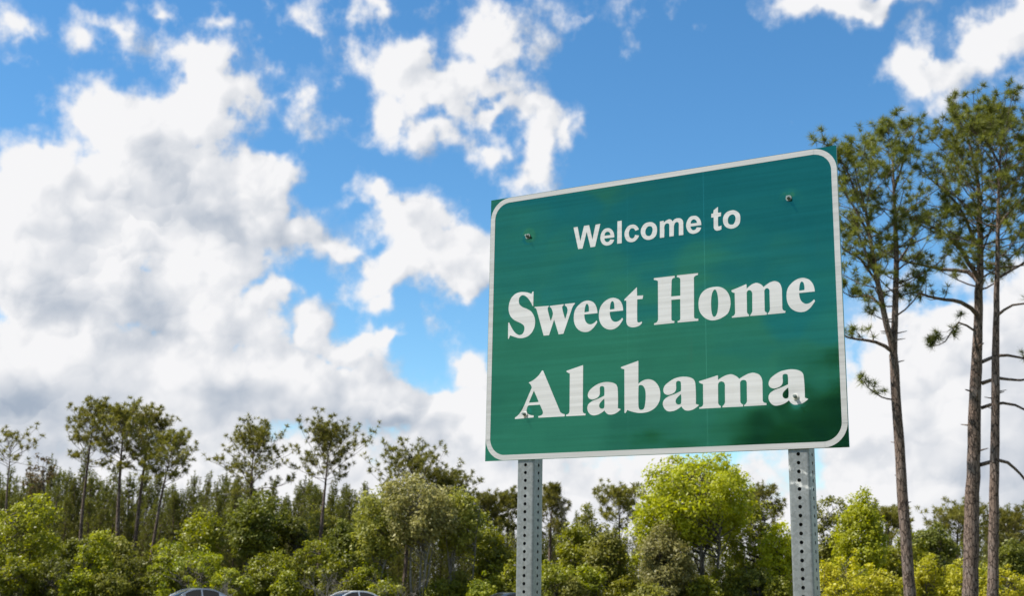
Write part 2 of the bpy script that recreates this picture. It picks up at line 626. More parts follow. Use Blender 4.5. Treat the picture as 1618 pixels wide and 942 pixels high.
# ---------------------------------------------------------------- the welcome sign
GLYPHS = [
    ('W', ["-283,315! -267.5,315.5! -257,264! -243.5,315.5! -224.5,315.5! -212,264! -200.5,314! -183,314.5! -202,238.5! -219,238! -233.5,293.5! -248.5,237.5! -265,237.5!"]),
    ('e', ["-132,261.5! -133.5,275 -139.5,287 -148,294 -157.5,296 -168.5,294 -177.5,285 -182.5,270 -181.5,256.5 -175,244.5 -167,239 -158,236.5 -146,238 -137.5,243.5 -132.5,253.5! -147,256! -151,250 -158,248.5 -165,253 -168,262!", "-167,271.5! -165.5,280 -158,284 -151,282 -147,276.5 -146,271!"]),
    ('l', ["-120.5,315! -105,315! -105,238! -121.5,238!"]),
    ('c', ["-44,277! -49.5,288 -58.5,294.5 -67,296.5 -80,294 -89.5,285 -95,270 -92.5,254 -85,242.5 -73,237.5 -59.5,238.5 -48.5,246.5 -43,256.5! -57.5,260! -61.5,251.5 -69,249.5 -76,254.5 -79.5,266 -77.5,277 -72,283.5 -64,283.5 -59.5,280 -56,274!"]),
    ('o', ["-4,296.5 8.5,292 18,281 20.5,266 17,250 6.5,240 -9,237 -23.5,242 -33,252.5 -37,268 -33,283 -22,294", "-5,283 2,279.5 5,270 2.5,259 -2.5,251.5 -10,250 -17.5,254.5 -21,264 -18.5,275 -12.5,281.5"]),
    ('m', ["30.5,294! 44,294.5! 44,288! 51.5,293.5 62,297 69.5,294.5 75,288! 82.5,295 94,296.5 104.5,293 110,285 111,274! 111,238.5! 95.5,238.5! 96,272! 94.5,281.5 89,284.5 82.5,281 79,270.5! 78,239! 63,238.5! 63,273! 62,281 58,284 51,283.5 46.5,277 46,264! 45,238.5! 30,238.5!"]),
    ('e', ["172,263! 170.5,276 164.5,288 155.5,295.5 146.5,297 135.5,295.5 126.5,286.5 121,271 122.5,258 128.5,246 136.5,240 145.5,237.5 157.5,239.5 166.5,245 171.5,255! 156.5,257.5! 152.5,251.5 145.5,249.5 138.5,254.5 135.5,263!", "136.5,272.5! 138.5,281 145.5,285.5 152.5,283 156.5,278 157.5,272!"]),
    ('t', ["229,315.5! 228.5,296! 239,295.5! 238,284! 228.5,282.5! 228,256.5 229,251.5 233,251 239,252.5! 239,240.5! 231.5,238 222.5,238 215.5,243.5 213.5,254.5! 214,283! 206,283! 206.5,295.5! 213,295.5! 214,306!"]),
    ('o', ["277.5,297.5 290,292.5 299.5,282 301.5,266.5 298,250.5 287.5,241 272,238 257.5,243 248,253.5 244.5,268.5 248,284 259,294.5", "276.5,284 283,280 286,270.5 284,260 279,252 271.5,251 263.5,255 260.5,264.5 262.5,275.5 268.5,282"]),
    ('S', ["-437.5,109! -433,109.5! -433.5,58.5! -436,59.5! -445,75.5 -458.5,92 -473,100.5 -485,97 -490,83.5 -487,70.5 -476,60 -460,52.5 -444.5,43.5 -434,31.5 -427,16 -425.5,-0.5 -428.5,-16.5 -438,-32.5 -452,-43 -468.5,-47.5 -487,-47 -502.5,-42 -521.5,-34.5! -526.5,-46! -529.5,-46! -530,10.5! -526,10.5! -514,-12 -500.5,-28.5 -486,-36.5 -474,-34 -468,-25.5 -466,-14 -469.5,-4.5 -480,3.5 -496,11.5 -512,21.5 -524,36.5 -529.5,56 -527.5,77 -519,96 -503,108.5 -485,112.5 -469,111 -454.5,107.5 -441.5,101.5!"]),
    ('w', ["-429,52.5! -427.5,55.5! -374,54! -374,51! -377.5,47 -377.5,40 -374,27 -366,1! -358,23.5 -360,35 -364.5,45 -370,49! -369.5,53! -318,54! -318,50! -322.5,46 -323,41.5 -318,22 -311.5,2.5! -304,24 -303,34 -306.5,43.5 -313,48.5! -313,54! -275.5,54! -276,51! -281.5,45 -285.5,38.5! -317.5,-46.5! -335.5,-47! -353,5! -371.5,-47! -392,-46.5! -420.5,45.5! -423.5,50"]),
    ('e', ["-192.5,11.5! -196.5,32 -206,48 -218.5,55 -229.5,57.5 -245.5,55 -263,44.5 -275.5,28.5 -279.5,6 -277,-14.5 -268.5,-31 -255,-42.5 -239,-47.5 -223,-46.5 -208.5,-37.5 -196,-23 -193.5,-17.5 -196,-13! -208.5,-22 -220.5,-23.5 -230.5,-18.5 -237.5,-8 -240.5,11.5!", "-240,18.5! -238,36 -234.5,44.5 -231,46.5 -226.5,42.5 -224,32.5 -224,19.5!"]),
    ('e', ["-100.5,11.5! -104,32.5 -114,48 -126.5,55 -137.5,57.5 -153.5,55 -171,44.5 -183,28.5 -187.5,6.5 -185,-14.5 -176.5,-31 -163,-42.5 -146.5,-47.5 -131,-46 -116,-37.5 -104,-23 -101,-17.5 -104,-12.5! -116,-21.5 -128.5,-23.5 -138.5,-18.5 -145,-8 -148.5,11.5!", "-147.5,19! -146,36.5 -142.5,44.5 -138.5,46.5 -134,42.5 -132,32.5 -131.5,19.5!"]),
    ('t', ["-51.5,84! -51,55.5! -29.5,54.5! -32,43! -50.5,43.5! -51,-27 -49,-32 -45,-33.5 -38,-32 -34.5,-30.5! -35,-36 -42.5,-43 -54.5,-46.5 -66,-47 -78,-44 -85.5,-38 -89,-27.5 -89,-14.5! -89,43.5! -96,43.5! -96,48!"]),
    ('H', ["8,107.5! 79.5,107.5! 79.5,101! 72,98.5 69,91! 67,41! 98,40.5! 98.5,92! 96,98.5 87,102! 87.5,108! 158.5,107.5! 158,101.5! 150,99.5 145,95.5 144.5,88! 143,-32! 145.5,-37 157,-39! 157,-46! 88,-45.5! 87.5,-40.5! 94.5,-38.5 97,-33! 97.5,29.5! 67.5,30! 67,-31! 69,-37 77,-39! 76.5,-45.5! 7.5,-46! 7.5,-40.5! 17,-37.5 21.5,-29! 22,93.5! 20.5,97.5 8,101.5!"]),
    ('o', ["217,57 235.5,52.5 250.5,41 260,24 263.5,4.5 261.5,-14 254.5,-30.5 240,-41 222.5,-47.5 202.5,-49 185,-43 171,-31 161.5,-15.5 158.5,4.5 161,25.5 171,43 189,54", "213.5,48.5 219,41.5 222.5,26 223.5,6.5 222,-14.5 217.5,-31.5 209.5,-38.5 203.5,-32 200.5,-14.5 200,6.5 202,28 206.5,42.5"]),
    ('m', ["267,38.5! 268,40.5! 292,47.5 314,54.5! 316,54! 316.5,40! 331,51 343,55 351.5,54.5 363,48 369.5,39.5! 387.5,51 397,54 406.5,54.5 419,48 425,36 427,21! 426.5,-29! 428.5,-37.5 436,-41! 435,-47! 380.5,-47! 380.5,-43! 386,-37.5 388,-29! 388,21! 386.5,31.5 380,35 374,32 372,22.5! 371.5,-29.5! 372.5,-37 378,-40.5! 377.5,-47.5! 325.5,-46.5! 326.5,-42! 331,-36.5 332.5,-29.5! 333.5,16.5! 332,29.5 325,35 318,32 316,20.5! 315.5,-30! 317,-37.5 322,-42! 321.5,-47! 267,-46.5! 266.5,-42.5! 274.5,-39 277.5,-31.5! 277.5,31! 270,34"]),
    ('e', ["527,9.5! 523.5,30 513.5,45.5 501.5,53 490.5,55.5 474.5,53 457,42 444.5,26.5 440.5,4 443,-16.5 451.5,-33 465,-44 481,-49 497,-48 511.5,-39 523.5,-24.5 526.5,-19.5 523.5,-14.5! 511.5,-23.5 499.5,-25.5 489.5,-20.5 482.5,-10 479.5,9.5!", "480,16.5! 482,34 485.5,42.5 489,44 493.5,40.5 496,30.5 496,17.5!"]),
    ('A', ["-397,-164.5! -392.5,-164! -328.5,-301.5! -323.5,-309 -310,-314.5! -310,-321.5! -407.5,-321! -408.5,-315.5! -395,-312.5 -391,-307 -392.5,-298! -402.5,-278! -443.5,-278! -449,-281.5 -452.5,-292.5 -451.5,-300.5 -444,-308 -425.5,-312.5! -425.5,-319! -496.5,-321! -496.5,-315.5! -482.5,-306.5 -469,-289.5 -456.5,-265.5! -434.5,-219.5! -437,-211.5 -446.5,-201.5! -424.5,-191.5 -408,-178.5", "-426,-229.5! -408.5,-265.5! -408.5,-269! -444.5,-269!"]),
    ('l', ["-305,-174! -304,-171.5! -244,-157! -244.5,-305.5! -242,-313.5 -234,-316! -234.5,-322! -305,-321.5! -305,-316! -295.5,-312.5 -292.5,-303! -292.5,-181.5! -302.5,-176.5"]),
    ('a', ["-157,-218.5 -137.5,-222 -124.5,-230 -120,-243.5 -119.5,-305! -109,-309! -123.5,-319.5 -137.5,-324 -152,-323.5 -160,-318.5 -166.5,-310! -180.5,-318.5 -197,-323.5 -211.5,-322.5 -222.5,-314.5 -228,-301 -225,-288 -212,-278 -190,-271 -167.5,-262.5! -167.5,-236 -170.5,-232 -176,-230.5 -181.5,-232 -183.5,-237 -183.5,-255.5 -189,-265 -200,-270.5 -212,-272 -223,-266.5 -226.5,-256.5 -221.5,-243.5 -208.5,-232.5 -190.5,-223 -173.5,-219", "-167.5,-272! -167.5,-300 -172,-303.5 -178,-303.5 -183.5,-300 -185.5,-292.5 -182.5,-285"]),
    ('b', ["-109,-175.5! -107.5,-173! -48.5,-157.5! -47.5,-159! -48,-232! -33.5,-222.5 -15,-219 3,-224 18,-238.5 25.5,-256 26.5,-275.5 23,-292 11.5,-308.5 -7,-320 -29.5,-324.5 -48,-324 -66.5,-320 -86.5,-313! -92.5,-322! -96.5,-321.5! -96.5,-181.5! -106,-178", "-47.5,-241 -45.5,-237 -38.5,-236 -30.5,-240.5 -24.5,-253 -23,-272.5 -25,-295.5 -29.5,-311.5 -39,-315 -45,-312 -48,-301"]),
    ('a', ["107,-219 126,-222.5 139,-230.5 144,-244 144.5,-306.5! 155,-310.5! 140,-321 126,-325.5 111.5,-325 103.5,-320 97,-311! 83,-320 66,-325 51.5,-324 41,-316 35,-302.5 38,-289.5 51.5,-279 73.5,-272 96,-263.5! 96,-236.5 93,-232.5 87.5,-231 82,-233 80,-238 80,-256.5 74.5,-266 63.5,-271.5 51.5,-273 40.5,-267.5 37,-257 41.5,-244 55,-233 73,-223.5 90,-219.5", "96,-273! 96,-301.5 91.5,-305 85.5,-305 80,-301.5 78,-293.5 81,-286"]),
    ('m', ["155.5,-238.5! 157,-236.5! 187.5,-229.5 215,-222.5! 218,-223.5! 218,-237! 236.5,-226.5 251.5,-222.5 262.5,-222.5 277,-229.5 285.5,-238! 308,-226.5 320,-223 332,-222.5 348,-229 356,-241 358,-255.5! 357.5,-304.5! 359.5,-313 369,-316.5! 368.5,-322.5! 299,-322.5! 299,-318.5! 306,-313 308.5,-305! 309,-256! 307,-245.5 299,-242 290.5,-245 288,-254! 287.5,-305.5! 289.5,-312.5 296,-316.5! 295.5,-323! 230,-322! 231,-317.5! 236.5,-312.5 239,-305.5! 239.5,-260! 238,-247.5 229.5,-242 220.5,-245 217.5,-256! 217,-306! 219,-313 225.5,-317.5! 225,-322.5! 155.5,-322! 155.5,-318! 165,-315 168.5,-307.5! 169,-246! 159.5,-242.5"]),
    ('a', ["447.5,-220 466.5,-223.5 480,-231.5 484.5,-245 485.5,-307.5! 495.5,-311.5! 481,-322 466.5,-326 452.5,-326 444,-321 437.5,-312! 423.5,-321 406.5,-325.5 392,-325 381,-316.5 375.5,-303 378.5,-290 392,-280 413.5,-273 436.5,-264.5! 436.5,-237.5 433.5,-233.5 428,-232.5 422.5,-234 420.5,-239 420.5,-257.5 415,-267 404,-272.5 391.5,-274 380.5,-268.5 377,-258 382,-245 395,-234 413.5,-224.5 430.5,-221", "436.5,-274! 436.5,-302 432,-306 426,-306 420.5,-302.5 418.5,-294.5 421.5,-287"]),
]


SIGN_RZ = -R(30.337)
SIGN_C = Vector((0.44715, 3.8369, CAM_H + 0.86769))
SW, SH = 1.2192, 0.9144
BOLTS = [(-0.4572, 0.3075), (0.4585, 0.3095), (-0.4590, -0.3060), (0.4572, -0.3040)]


def sheeting(name, green, tone=1.0):
    """retroreflective sheeting: a coloured film over a bright backing, faint roller bands and seams, dented round the bolts"""
    m, N, out = material(name)
    tc = N.new('ShaderNodeTexCoord').outputs['Object']
    s = N.sep(tc)
    flat = N.comb(s[0], 0.0, s[2])
    band = N.noise(N.comb(N.m('MULTIPLY', s[0], 1.3), 0.0, N.m('MULTIPLY', s[2], 60.0)), 1.0, 3, 0.6)
    band2 = N.noise(N.comb(N.m('MULTIPLY', s[0], 3.0), 3.0, N.m('MULTIPLY', s[2], 130.0)), 1.0, 3, 0.6)
    wave = N.noise(N.comb(N.m('MULTIPLY', s[0], 2.2), 0.0, N.m('MULTIPLY', s[2], 2.8)), 1.0, 2, 0.5)
    bands = N.m('ADD', N.m('MULTIPLY', band, 0.6), N.m('MULTIPLY', band2, 0.4))
    dent = None
    for u, v in BOLTS:
        d = N.v('DISTANCE', flat, (u, 0, v))
        g = N.m('POWER', 2.718, N.m('MULTIPLY', N.m('MULTIPLY', d, d), -1.0 / (2 * 0.013 ** 2)))
        g2 = N.m('POWER', 2.718, N.m('MULTIPLY', N.m('MULTIPLY', d, d), -1.0 / (2 * 0.045 ** 2)))
        g = N.m('ADD', g, N.m('MULTIPLY', g2, 0.35))
        dent = g if dent is None else N.m('ADD', dent, g)
    hgt = N.m('ADD', N.m('MULTIPLY', wave, 0.0060), N.m('MULTIPLY', dent, -0.0012))
    hgt = N.m('ADD', hgt, N.m('MULTIPLY', bands, 0.00003))
    cells = N.vor(N.v('MULTIPLY', tc, (1, 1, 1)), 430, feature='F1')
    hgt2 = N.m('MULTIPLY', cells, 0.000008)
    nrm = bump(N, N.m('ADD', hgt, hgt2), 1.0, 1.0)
    seam = 0.0
    for u in (0.1808, -0.0850):
        k = N.step(N.m('ABSOLUTE', N.m('SUBTRACT', s[0], u)), 0.0006, 0.0014, 1.0 if u > 0 else 0.35, 0.0)
        seam = N.m('ADD', seam, k)
    dust = N.noise(tc, 7.0, 5, 0.65)
    grain = N.noise(N.v('MULTIPLY', tc, (1, 1, 1)), 420, 2, 0.7)
    drip = N.noise(N.comb(N.m('MULTIPLY', s[0], 42.0), 0.0, N.m('MULTIPLY', s[2], 2.2)), 1.0, 4, 0.6)
    if green:
        col = N.mix(N.step(bands, 0.36, 0.64), (0.025, 0.172, 0.106), (0.030, 0.202, 0.128))
        col = N.mix(N.m('MULTIPLY', N.step(dust, 0.5, 0.8), 0.10), col, (0.07, 0.32, 0.22))
        col = N.mix(N.m('MULTIPLY', seam, 0.35), col, (0.10, 0.42, 0.30))
        col = N.mix(N.step(grain, 0.35, 0.7, 0, 0.22), col, (0.004, 0.10, 0.065))
        col = N.mix(N.step(drip, 0.60, 0.82, 0, 0.16), col, (0.07, 0.16, 0.10))
        rough = N.m('MULTIPLY_ADD', bands, 0.05, 0.035)
        p = principled(N, Base_Color=col, Metallic=0.89, Roughness=rough, Specular_IOR_Level=0.5, Normal=nrm)
    else:
        col = N.mix(N.step(bands, 0.36, 0.64), tuple(x * tone for x in (0.44, 0.44, 0.43)), tuple(x * tone for x in (0.55, 0.55, 0.545)))
        col = N.mix(N.m('MULTIPLY', N.step(dust, 0.52, 0.82), 0.25), col, tuple(x * tone for x in (0.43, 0.415, 0.37)))
        col = N.mix(N.step(grain, 0.35, 0.7, 0, 0.12), col, (0.40, 0.39, 0.37))
        col = N.mix(N.step(drip, 0.58, 0.85, 0, 0.30), col, tuple(x * tone for x in (0.45, 0.42, 0.35)))
        p = principled(N, Base_Color=col, Metallic=0.0, Roughness=0.28, Specular_IOR_Level=0.5, Normal=nrm)
    m.node_tree.links.new(p.outputs[0], out.inputs[0])
    return m


def outline(txt):
    """a glyph contour from its key points (mm on the sign; ! marks a corner), smooth in between"""
    pts = []
    for t in txt.split():
        a, b = t.rstrip('!').split(',')
        pts.append((float(a) * 0.001, float(b) * 0.001, t.endswith('!')))
    n = len(pts)
    out = []
    for i in range(n):
        p0, p1, p2, p3 = pts[i - 1], pts[i], pts[(i + 1) % n], pts[(i + 2) % n]
        a0 = np.array(p0[:2]); a1 = np.array(p1[:2]); a2 = np.array(p2[:2]); a3 = np.array(p3[:2])
        out.append(tuple(a1))
        if p1[2] and p2[2]:
            continue
        ln = np.linalg.norm(a2 - a1)
        def tangent(prev, cur, nxt):
            d = nxt - prev
            return d / (np.linalg.norm(d) + 1e-9) * ln
        t2 = None if p2[2] else tangent(a1, a2, a3)
        t1 = None if p1[2] else tangent(a0, a1, a2)
        if t1 is None:
            t1 = 2 * (a2 - a1) - t2 if t2 is not None else a2 - a1
            t1 = t1 / (np.linalg.norm(t1) + 1e-9) * ln
        if t2 is None:
            t2 = 2 * (a2 - a1) - t1
            t2 = t2 / (np.linalg.norm(t2) + 1e-9) * ln
        k = 5
        for j in range(1, k):
            t = j / k
            h = (2 * t ** 3 - 3 * t ** 2 + 1) * a1 + (t ** 3 - 2 * t ** 2 + t) * t1 + (-2 * t ** 3 + 3 * t ** 2) * a2 + (t ** 3 - t ** 2) * t2
            out.append(tuple(h))
    return out


def flat_letter(contours, mat):
    cu = bpy.data.curves.new('letter', 'CURVE')
    cu.dimensions = '2D'
    cu.fill_mode = 'BOTH'
    cu.extrude = 0.00025
    for c in contours:
        pts = outline(c)
        sp = cu.splines.new('POLY')
        sp.points.add(len(pts) - 1)
        for q, (x, y) in zip(sp.points, pts):
            q.co = (x, y, 0, 1)
        sp.use_cyclic_u = True
    tmp = bpy.data.objects.new('letter', cu)
    me = bpy.data.meshes.new_from_object(tmp)
    bpy.data.objects.remove(tmp)
    bpy.data.curves.remove(cu)
    me.transform(Matrix(((1, 0, 0, 0), (0, 0, -1, 0), (0, 1, 0, 0), (0, 0, 0, 1))))   # stand it up, facing -Y
    me.materials.clear()
    me.materials.append(mat)
    me.name = 'letter'
    me.polygons.foreach_set('use_smooth', np.zeros(len(me.polygons), bool))
    return me


def galvanized(name, scraped=False):
    m, N, out = material(name)
    tc = N.new('ShaderNodeTexCoord').outputs['Object']
    s = N.sep(tc)
    sp = N.vor(tc, 140, out='Color')
    spz = N.sep(sp)[0]
    st = N.noise(N.v('MULTIPLY', tc, (60, 60, 2.5)), 1.0, 4, 0.6)
    bl = N.noise(tc, 16, 5, 0.6)
    c = N.mix(N.m('MULTIPLY_ADD', spz, 0.5, N.m('MULTIPLY', bl, 0.5)), (0.17, 0.18, 0.178), (0.31, 0.325, 0.325))
    c = N.mix(N.step(st, 0.45, 0.8, 0, 0.55), c, (0.15, 0.147, 0.128))
    c = N.mix(N.step(bl, 0.62, 0.75, 0, 0.5), c, (0.40, 0.42, 0.42))
    metal = 0.55
    if scraped:
        w = N.m('ADD', s[2], N.m('MULTIPLY', N.m('SUBTRACT', N.noise(tc, 45, 4, 0.6), 0.5), 0.030))
        slant = N.m('ADD', w, N.m('MULTIPLY', s[0], 0.35))
        mk = None
        for z in (2.046, 2.008):
            k = N.step(N.m('ABSOLUTE', N.m('SUBTRACT', slant, z)), 0.001, 0.0085, 1.0, 0.0)
            mk = k if mk is None else N.m('MAXIMUM', mk, k)
        mk = N.m('MULTIPLY', mk, N.step(N.noise(tc, 55, 4, 0.7), 0.42, 0.60))
        c = N.mix(N.m('MULTIPLY', mk, 0.85), c, (0.74, 0.72, 0.68))
    p = principled(N, Base_Color=c, Metallic=metal, Roughness=N.m('MULTIPLY_ADD', bl, 0.25, 0.36),
                   Normal=bump(N, N.m('ADD', bl, N.m('MULTIPLY', st, 0.5)), 0.25, 0.002))
    m.node_tree.links.new(p.outputs[0], out.inputs[0])
    return m


def perforated_post(height, mat, parent, x, y):
    """square steel tube with rounded edges and a bolt hole every inch on all four sides, open inside"""
    S, t, r, pitch, hr = 0.0635, 0.0027, 0.007, 0.0254, 0.0056
    n = int(height / pitch)
    mb = MB()
    k = 12
    half = S / 2
    fl = half - r
    ang = np.arange(k) * 2 * math.pi / k + math.pi / k
    hole = np.stack([np.cos(ang) * hr, np.sin(ang) * hr], 1)
    # frame of the cell: for each hole vertex one point on the cell's edge
    edge = []
    for a in ang:
        c, s_ = math.cos(a), math.sin(a)
        q = min(fl / abs(c) if abs(c) > 1e-6 else 9, (pitch / 2) / abs(s_) if abs(s_) > 1e-6 else 9)
        edge.append((c * q, s_ * q))
    edge = np.array(edge)
    corners = np.array([(fl, pitch / 2), (-fl, pitch / 2), (-fl, -pitch / 2), (fl, -pitch / 2)])
    for side in range(4):
        R_ = np.array(((math.cos(side * math.pi / 2), -math.sin(side * math.pi / 2)), (math.sin(side * math.pi / 2), math.cos(side * math.pi / 2))))
        V, F = [], []
        for i in range(n):
            z = (i + 0.5) * pitch
            b = len(V)
            for depth in (0.0, t):
                for (a, h) in hole:
                    V.append((a, -half + depth, z + h))
                for (a, h) in edge:
                    V.append((a, -half + depth, z + h))
                for (a, h) in corners:
                    V.append((a, -half + depth, z + h))
            m2 = 2 * k + 4
            for q in range(k):
                w = (q + 1) % k
                e0, e1 = edge[q], edge[w]
                for o, flip in ((0, False), (m2, True)):
                    f = [b + o + q, b + o + k + q, b + o + k + w, b + o + w]
                    if abs(abs(e0[0]) - fl) < 1e-9 and abs(abs(e1[1]) - pitch / 2) < 1e-9 and abs(abs(e1[0]) - fl) > 1e-9 or \
                       abs(abs(e1[0]) - fl) < 1e-9 and abs(abs(e0[1]) - pitch / 2) < 1e-9 and abs(abs(e0[0]) - fl) > 1e-9:
                        ci = int(np.argmin([np.linalg.norm(cn - (e0 + e1) / 2) for cn in corners]))
                        f.insert(2, b + o + 2 * k + ci)
                    if flip:
                        f = f[::-1]
                    F.append(tuple(f))
                F.append((b + q, b + w, b + m2 + w, b + m2 + q))
        V = np.array(V)
        V[:, :2] = V[:, :2] @ R_.T
        mb.add(V, F)
        # rounded edge
        for rr in (r, r - t):
            pts = []
            for j in range(5):
                a = -math.pi / 2 + j * math.pi / 8
                pts.append((fl + math.cos(a) * rr, -fl + math.sin(a) * rr))
            P = np.array(pts) @ R_.T
            H = n * pitch
            vv = [(p[0], p[1], 0) for p in P] + [(p[0], p[1], H) for p in P]
            mb.add(vv, [(j, j + 1, j + 6, j + 5) for j in range(4)])
    return mb.build('post', mat, parent, loc=(x, y, 0))


def arc(cx, cz, r, a0, a1, n=14):
    return [(cx + r * math.cos(a0 + (a1 - a0) * i / n), cz + r * math.sin(a0 + (a1 - a0) * i / n)) for i in range(n + 1)]


def strip(outer, inner, y0, y1):
    """a flat piece of tape between two polylines, with a little thickness (y0 back, y1 front)"""
    n = len(outer)
    mb = MB()
    V = [(x, y1, z) for x, z in outer] + [(x, y1, z) for x, z in inner] + [(x, y0, z) for x, z in outer] + [(x, y0, z) for x, z in inner]
    F = []
    for i in range(n - 1):
        F.append((i, i + 1, n + i + 1, n + i))
        F.append((i, 2 * n + i, 2 * n + i + 1, i + 1))
        F.append((n + i, n + i + 1, 3 * n + i + 1, 3 * n + i))
    F += [(0, n, 3 * n, 2 * n), (n - 1, 3 * n - 1, 4 * n - 1, 2 * n - 1)]
    mb.add(V, F)
    return mb


def hexagon_prism(mb, r, y0, y1, n=6, taper=1.0):
    V = [(r * math.cos(i * 2 * math.pi / n), y0, r * math.sin(i * 2 * math.pi / n)) for i in range(n)]
    V += [(r * taper * math.cos(i * 2 * math.pi / n), y1, r * taper * math.sin(i * 2 * math.pi / n)) for i in range(n)]
    mb.add(V, [(i, (i + 1) % n, n + (i + 1) % n, n + i) for i in range(n)] + [tuple(range(n, 2 * n)), tuple(range(n))[::-1]])


def build_sign():
    root = empty('welcome_sign', (SIGN_C.x, SIGN_C.y, 0), SIGN_RZ)
    tag(root, 'green roadside sign reading Welcome to Sweet Home Alabama, on two perforated steel posts', 'road sign')
    green = sheeting('green_sheeting', True)
    white = sheeting('white_sheeting', False)
    tape = sheeting('border_sheeting', False, 0.82)
    mb = MB()
    mb.box(-SW / 2, SW / 2, -0.0016, 0.0016, -SH / 2, SH / 2)
    panel = mb.build('panel', green, root, loc=(0, 0, SIGN_C.z))
    panel.rotation_euler = (0, R(0.16), 0)
    # white border of tape: four straights lapped over four corners
    X, Z, rad, wd = SW / 2 - 0.0012, SH / 2 - 0.0012, 0.074, 0.0172
    lap = 0.005
    for sx, sz, a0 in ((1, 1, 0), (-1, 1, 90), (-1, -1, 180), (1, -1, 270)):
        cx, cz = sx * (X - rad), sz * (Z - rad)
        o = arc(cx, cz, rad, R(a0), R(a0 + 90))
        i = arc(cx, cz, rad - wd, R(a0), R(a0 + 90))
        strip(o, i, -0.0017, -0.00205).build('border_corner', tape, panel)
    for sz in (1, -1):
        x0 = X - rad + lap
        o = [(-x0, sz * Z), (x0, sz * Z)]
        i = [(-x0, sz * (Z - wd)), (x0, sz * (Z - wd))]
        strip(o, i, -0.0017, -0.00245).build('border_strip', tape, panel)
    for sx in (1, -1):
        z0 = Z - rad + lap
        o = [(sx * X, -z0), (sx * X, z0)]
        i = [(sx * (X - wd), -z0), (sx * (X - wd), z0)]
        strip(o, i, -0.0017, -0.00245).build('border_strip', tape, panel)
    for ch, contours in GLYPHS:
        link('letter', flat_letter(contours, white), panel, loc=(0, -0.0021, 0))
    steel = simple('zinc_bolt', (0.24, 0.28, 0.25), 0.45, 0.9, grain=0.3, gscale=300)
    nylon = simple('nylon_washer', (0.62, 0.61, 0.56), 0.5)
    for bi, (u, v) in enumerate(BOLTS):
        mb = MB()
        hexagon_prism(mb, 0.0062, -0.0050, -0.0120, 6, 0.96)
        hexagon_prism(mb, 0.0038, -0.0118, -0.0205, 12, 0.9)
        b = mb.build('bolt', steel, root, loc=(u, 0, SIGN_C.z + v))
        mb = MB()
        hexagon_prism(mb, 0.0098, -0.0026, -0.0048, 20, 0.94)
        mb.build('washer', nylon if bi > 1 else steel, b)
    perforated_post(SIGN_C.z + SH / 2 - 0.06, galvanized('galvanized_steel'), root, -0.4572, 0.0016 + 0.03175 + 0.0005)
    perforated_post(SIGN_C.z + SH / 2 - 0.06, galvanized('galvanized_steel_scraped', True), root, 0.4572, 0.0016 + 0.03175 + 0.0005)
    return root


build_sign()

# ---------------------------------------------------------------- trees
def bark_material(name, dark, light, scale=1.0):
    m, N, out = material(name)
    tc = N.new('ShaderNodeTexCoord').outputs['Object']
    st = N.v('MULTIPLY', tc, (1.0, 1.0, 0.28))
    warp = N.v('ADD', st, N.v('MULTIPLY', N.v('SUBTRACT', N.noise(tc, 5 * scale, 3, 0.6, out=1), (0.5, 0.5, 0.5)), (0.10, 0.10, 0.10)))
    pl = N.vor(warp, 9 * scale, feature='DISTANCE_TO_EDGE')
    crack = N.step(pl, 0.01, 0.10)
    fine = N.noise(N.v('MULTIPLY', tc, (1, 1, 0.35)), 26 * scale, 5, 0.65)
    patch = N.noise(tc, 1.3, 4, 0.6)
    c = N.mix(N.step(fine, 0.3, 0.72), dark, light)
    c = N.mix(N.step(patch, 0.45, 0.7, 0, 0.45), c, tuple(0.5 * (a + 0.22) for a in light))
    c = N.mix(crack, tuple(x * 0.42 for x in dark), c)
    h = N.m('ADD', N.m('MULTIPLY', crack, 1.0), N.m('MULTIPLY', fine, 0.5))
    p = principled(N, Base_Color=c, Roughness=0.9, Specular_IOR_Level=0.2, Normal=bump(N, h, 0.9, 0.03))
    m.node_tree.links.new(p.outputs[0], out.inputs[0])
    return m


def leaf_material(name, low, high, translucent=0.35, rough=0.45, spec=0.4, vary=0.06):
    """living foliage: every leaf its own shade between two greens, light passes through"""
    m, N, out = material(name)
    g = N.new('ShaderNodeNewGeometry')
    rnd = g.outputs['Random Per Island']
    ob = N.new('ShaderNodeObjectInfo').outputs['Random']
    tc = N.new('ShaderNodeTexCoord').outputs['Object']
    clump = N.noise(tc, 0.75, 3, 0.6)
    f = N.m('ADD', N.m('MULTIPLY', rnd, 0.55), N.step(clump, 0.32, 0.68, 0, 0.45))
    c = N.mix(f, low, high)
    h = N.new('ShaderNodeHueSaturation')
    N.put(h.inputs['Hue'], N.m('MULTIPLY_ADD', ob, vary * 0.5, 0.5 - vary * 0.25))
    N.put(h.inputs['Value'], N.m('MULTIPLY_ADD', N.m('FRACT', N.m('MULTIPLY', ob, 7.31)), 0.4, 0.8))
    N.put(h.inputs['Color'], c)
    p = principled(N, Base_Color=h.outputs[0], Roughness=rough, Specular_IOR_Level=spec)
    t = N.new('ShaderNodeBsdfTranslucent')
    th = N.new('ShaderNodeHueSaturation')
    N.put(th.inputs['Saturation'], 1.12)
    N.put(th.inputs['Value'], 1.35)
    N.put(th.inputs['Color'], h.outputs[0])
    N.put(t.inputs['Color'], th.outputs[0])
    mx = N.new('ShaderNodeMixShader')
    N.put(mx.inputs[0], translucent)
    m.node_tree.links.new(p.outputs[0], mx.inputs[1])
    m.node_tree.links.new(t.outputs[0], mx.inputs[2])
    m.node_tree.links.new(mx.outputs[0], out.inputs[0])
    return m


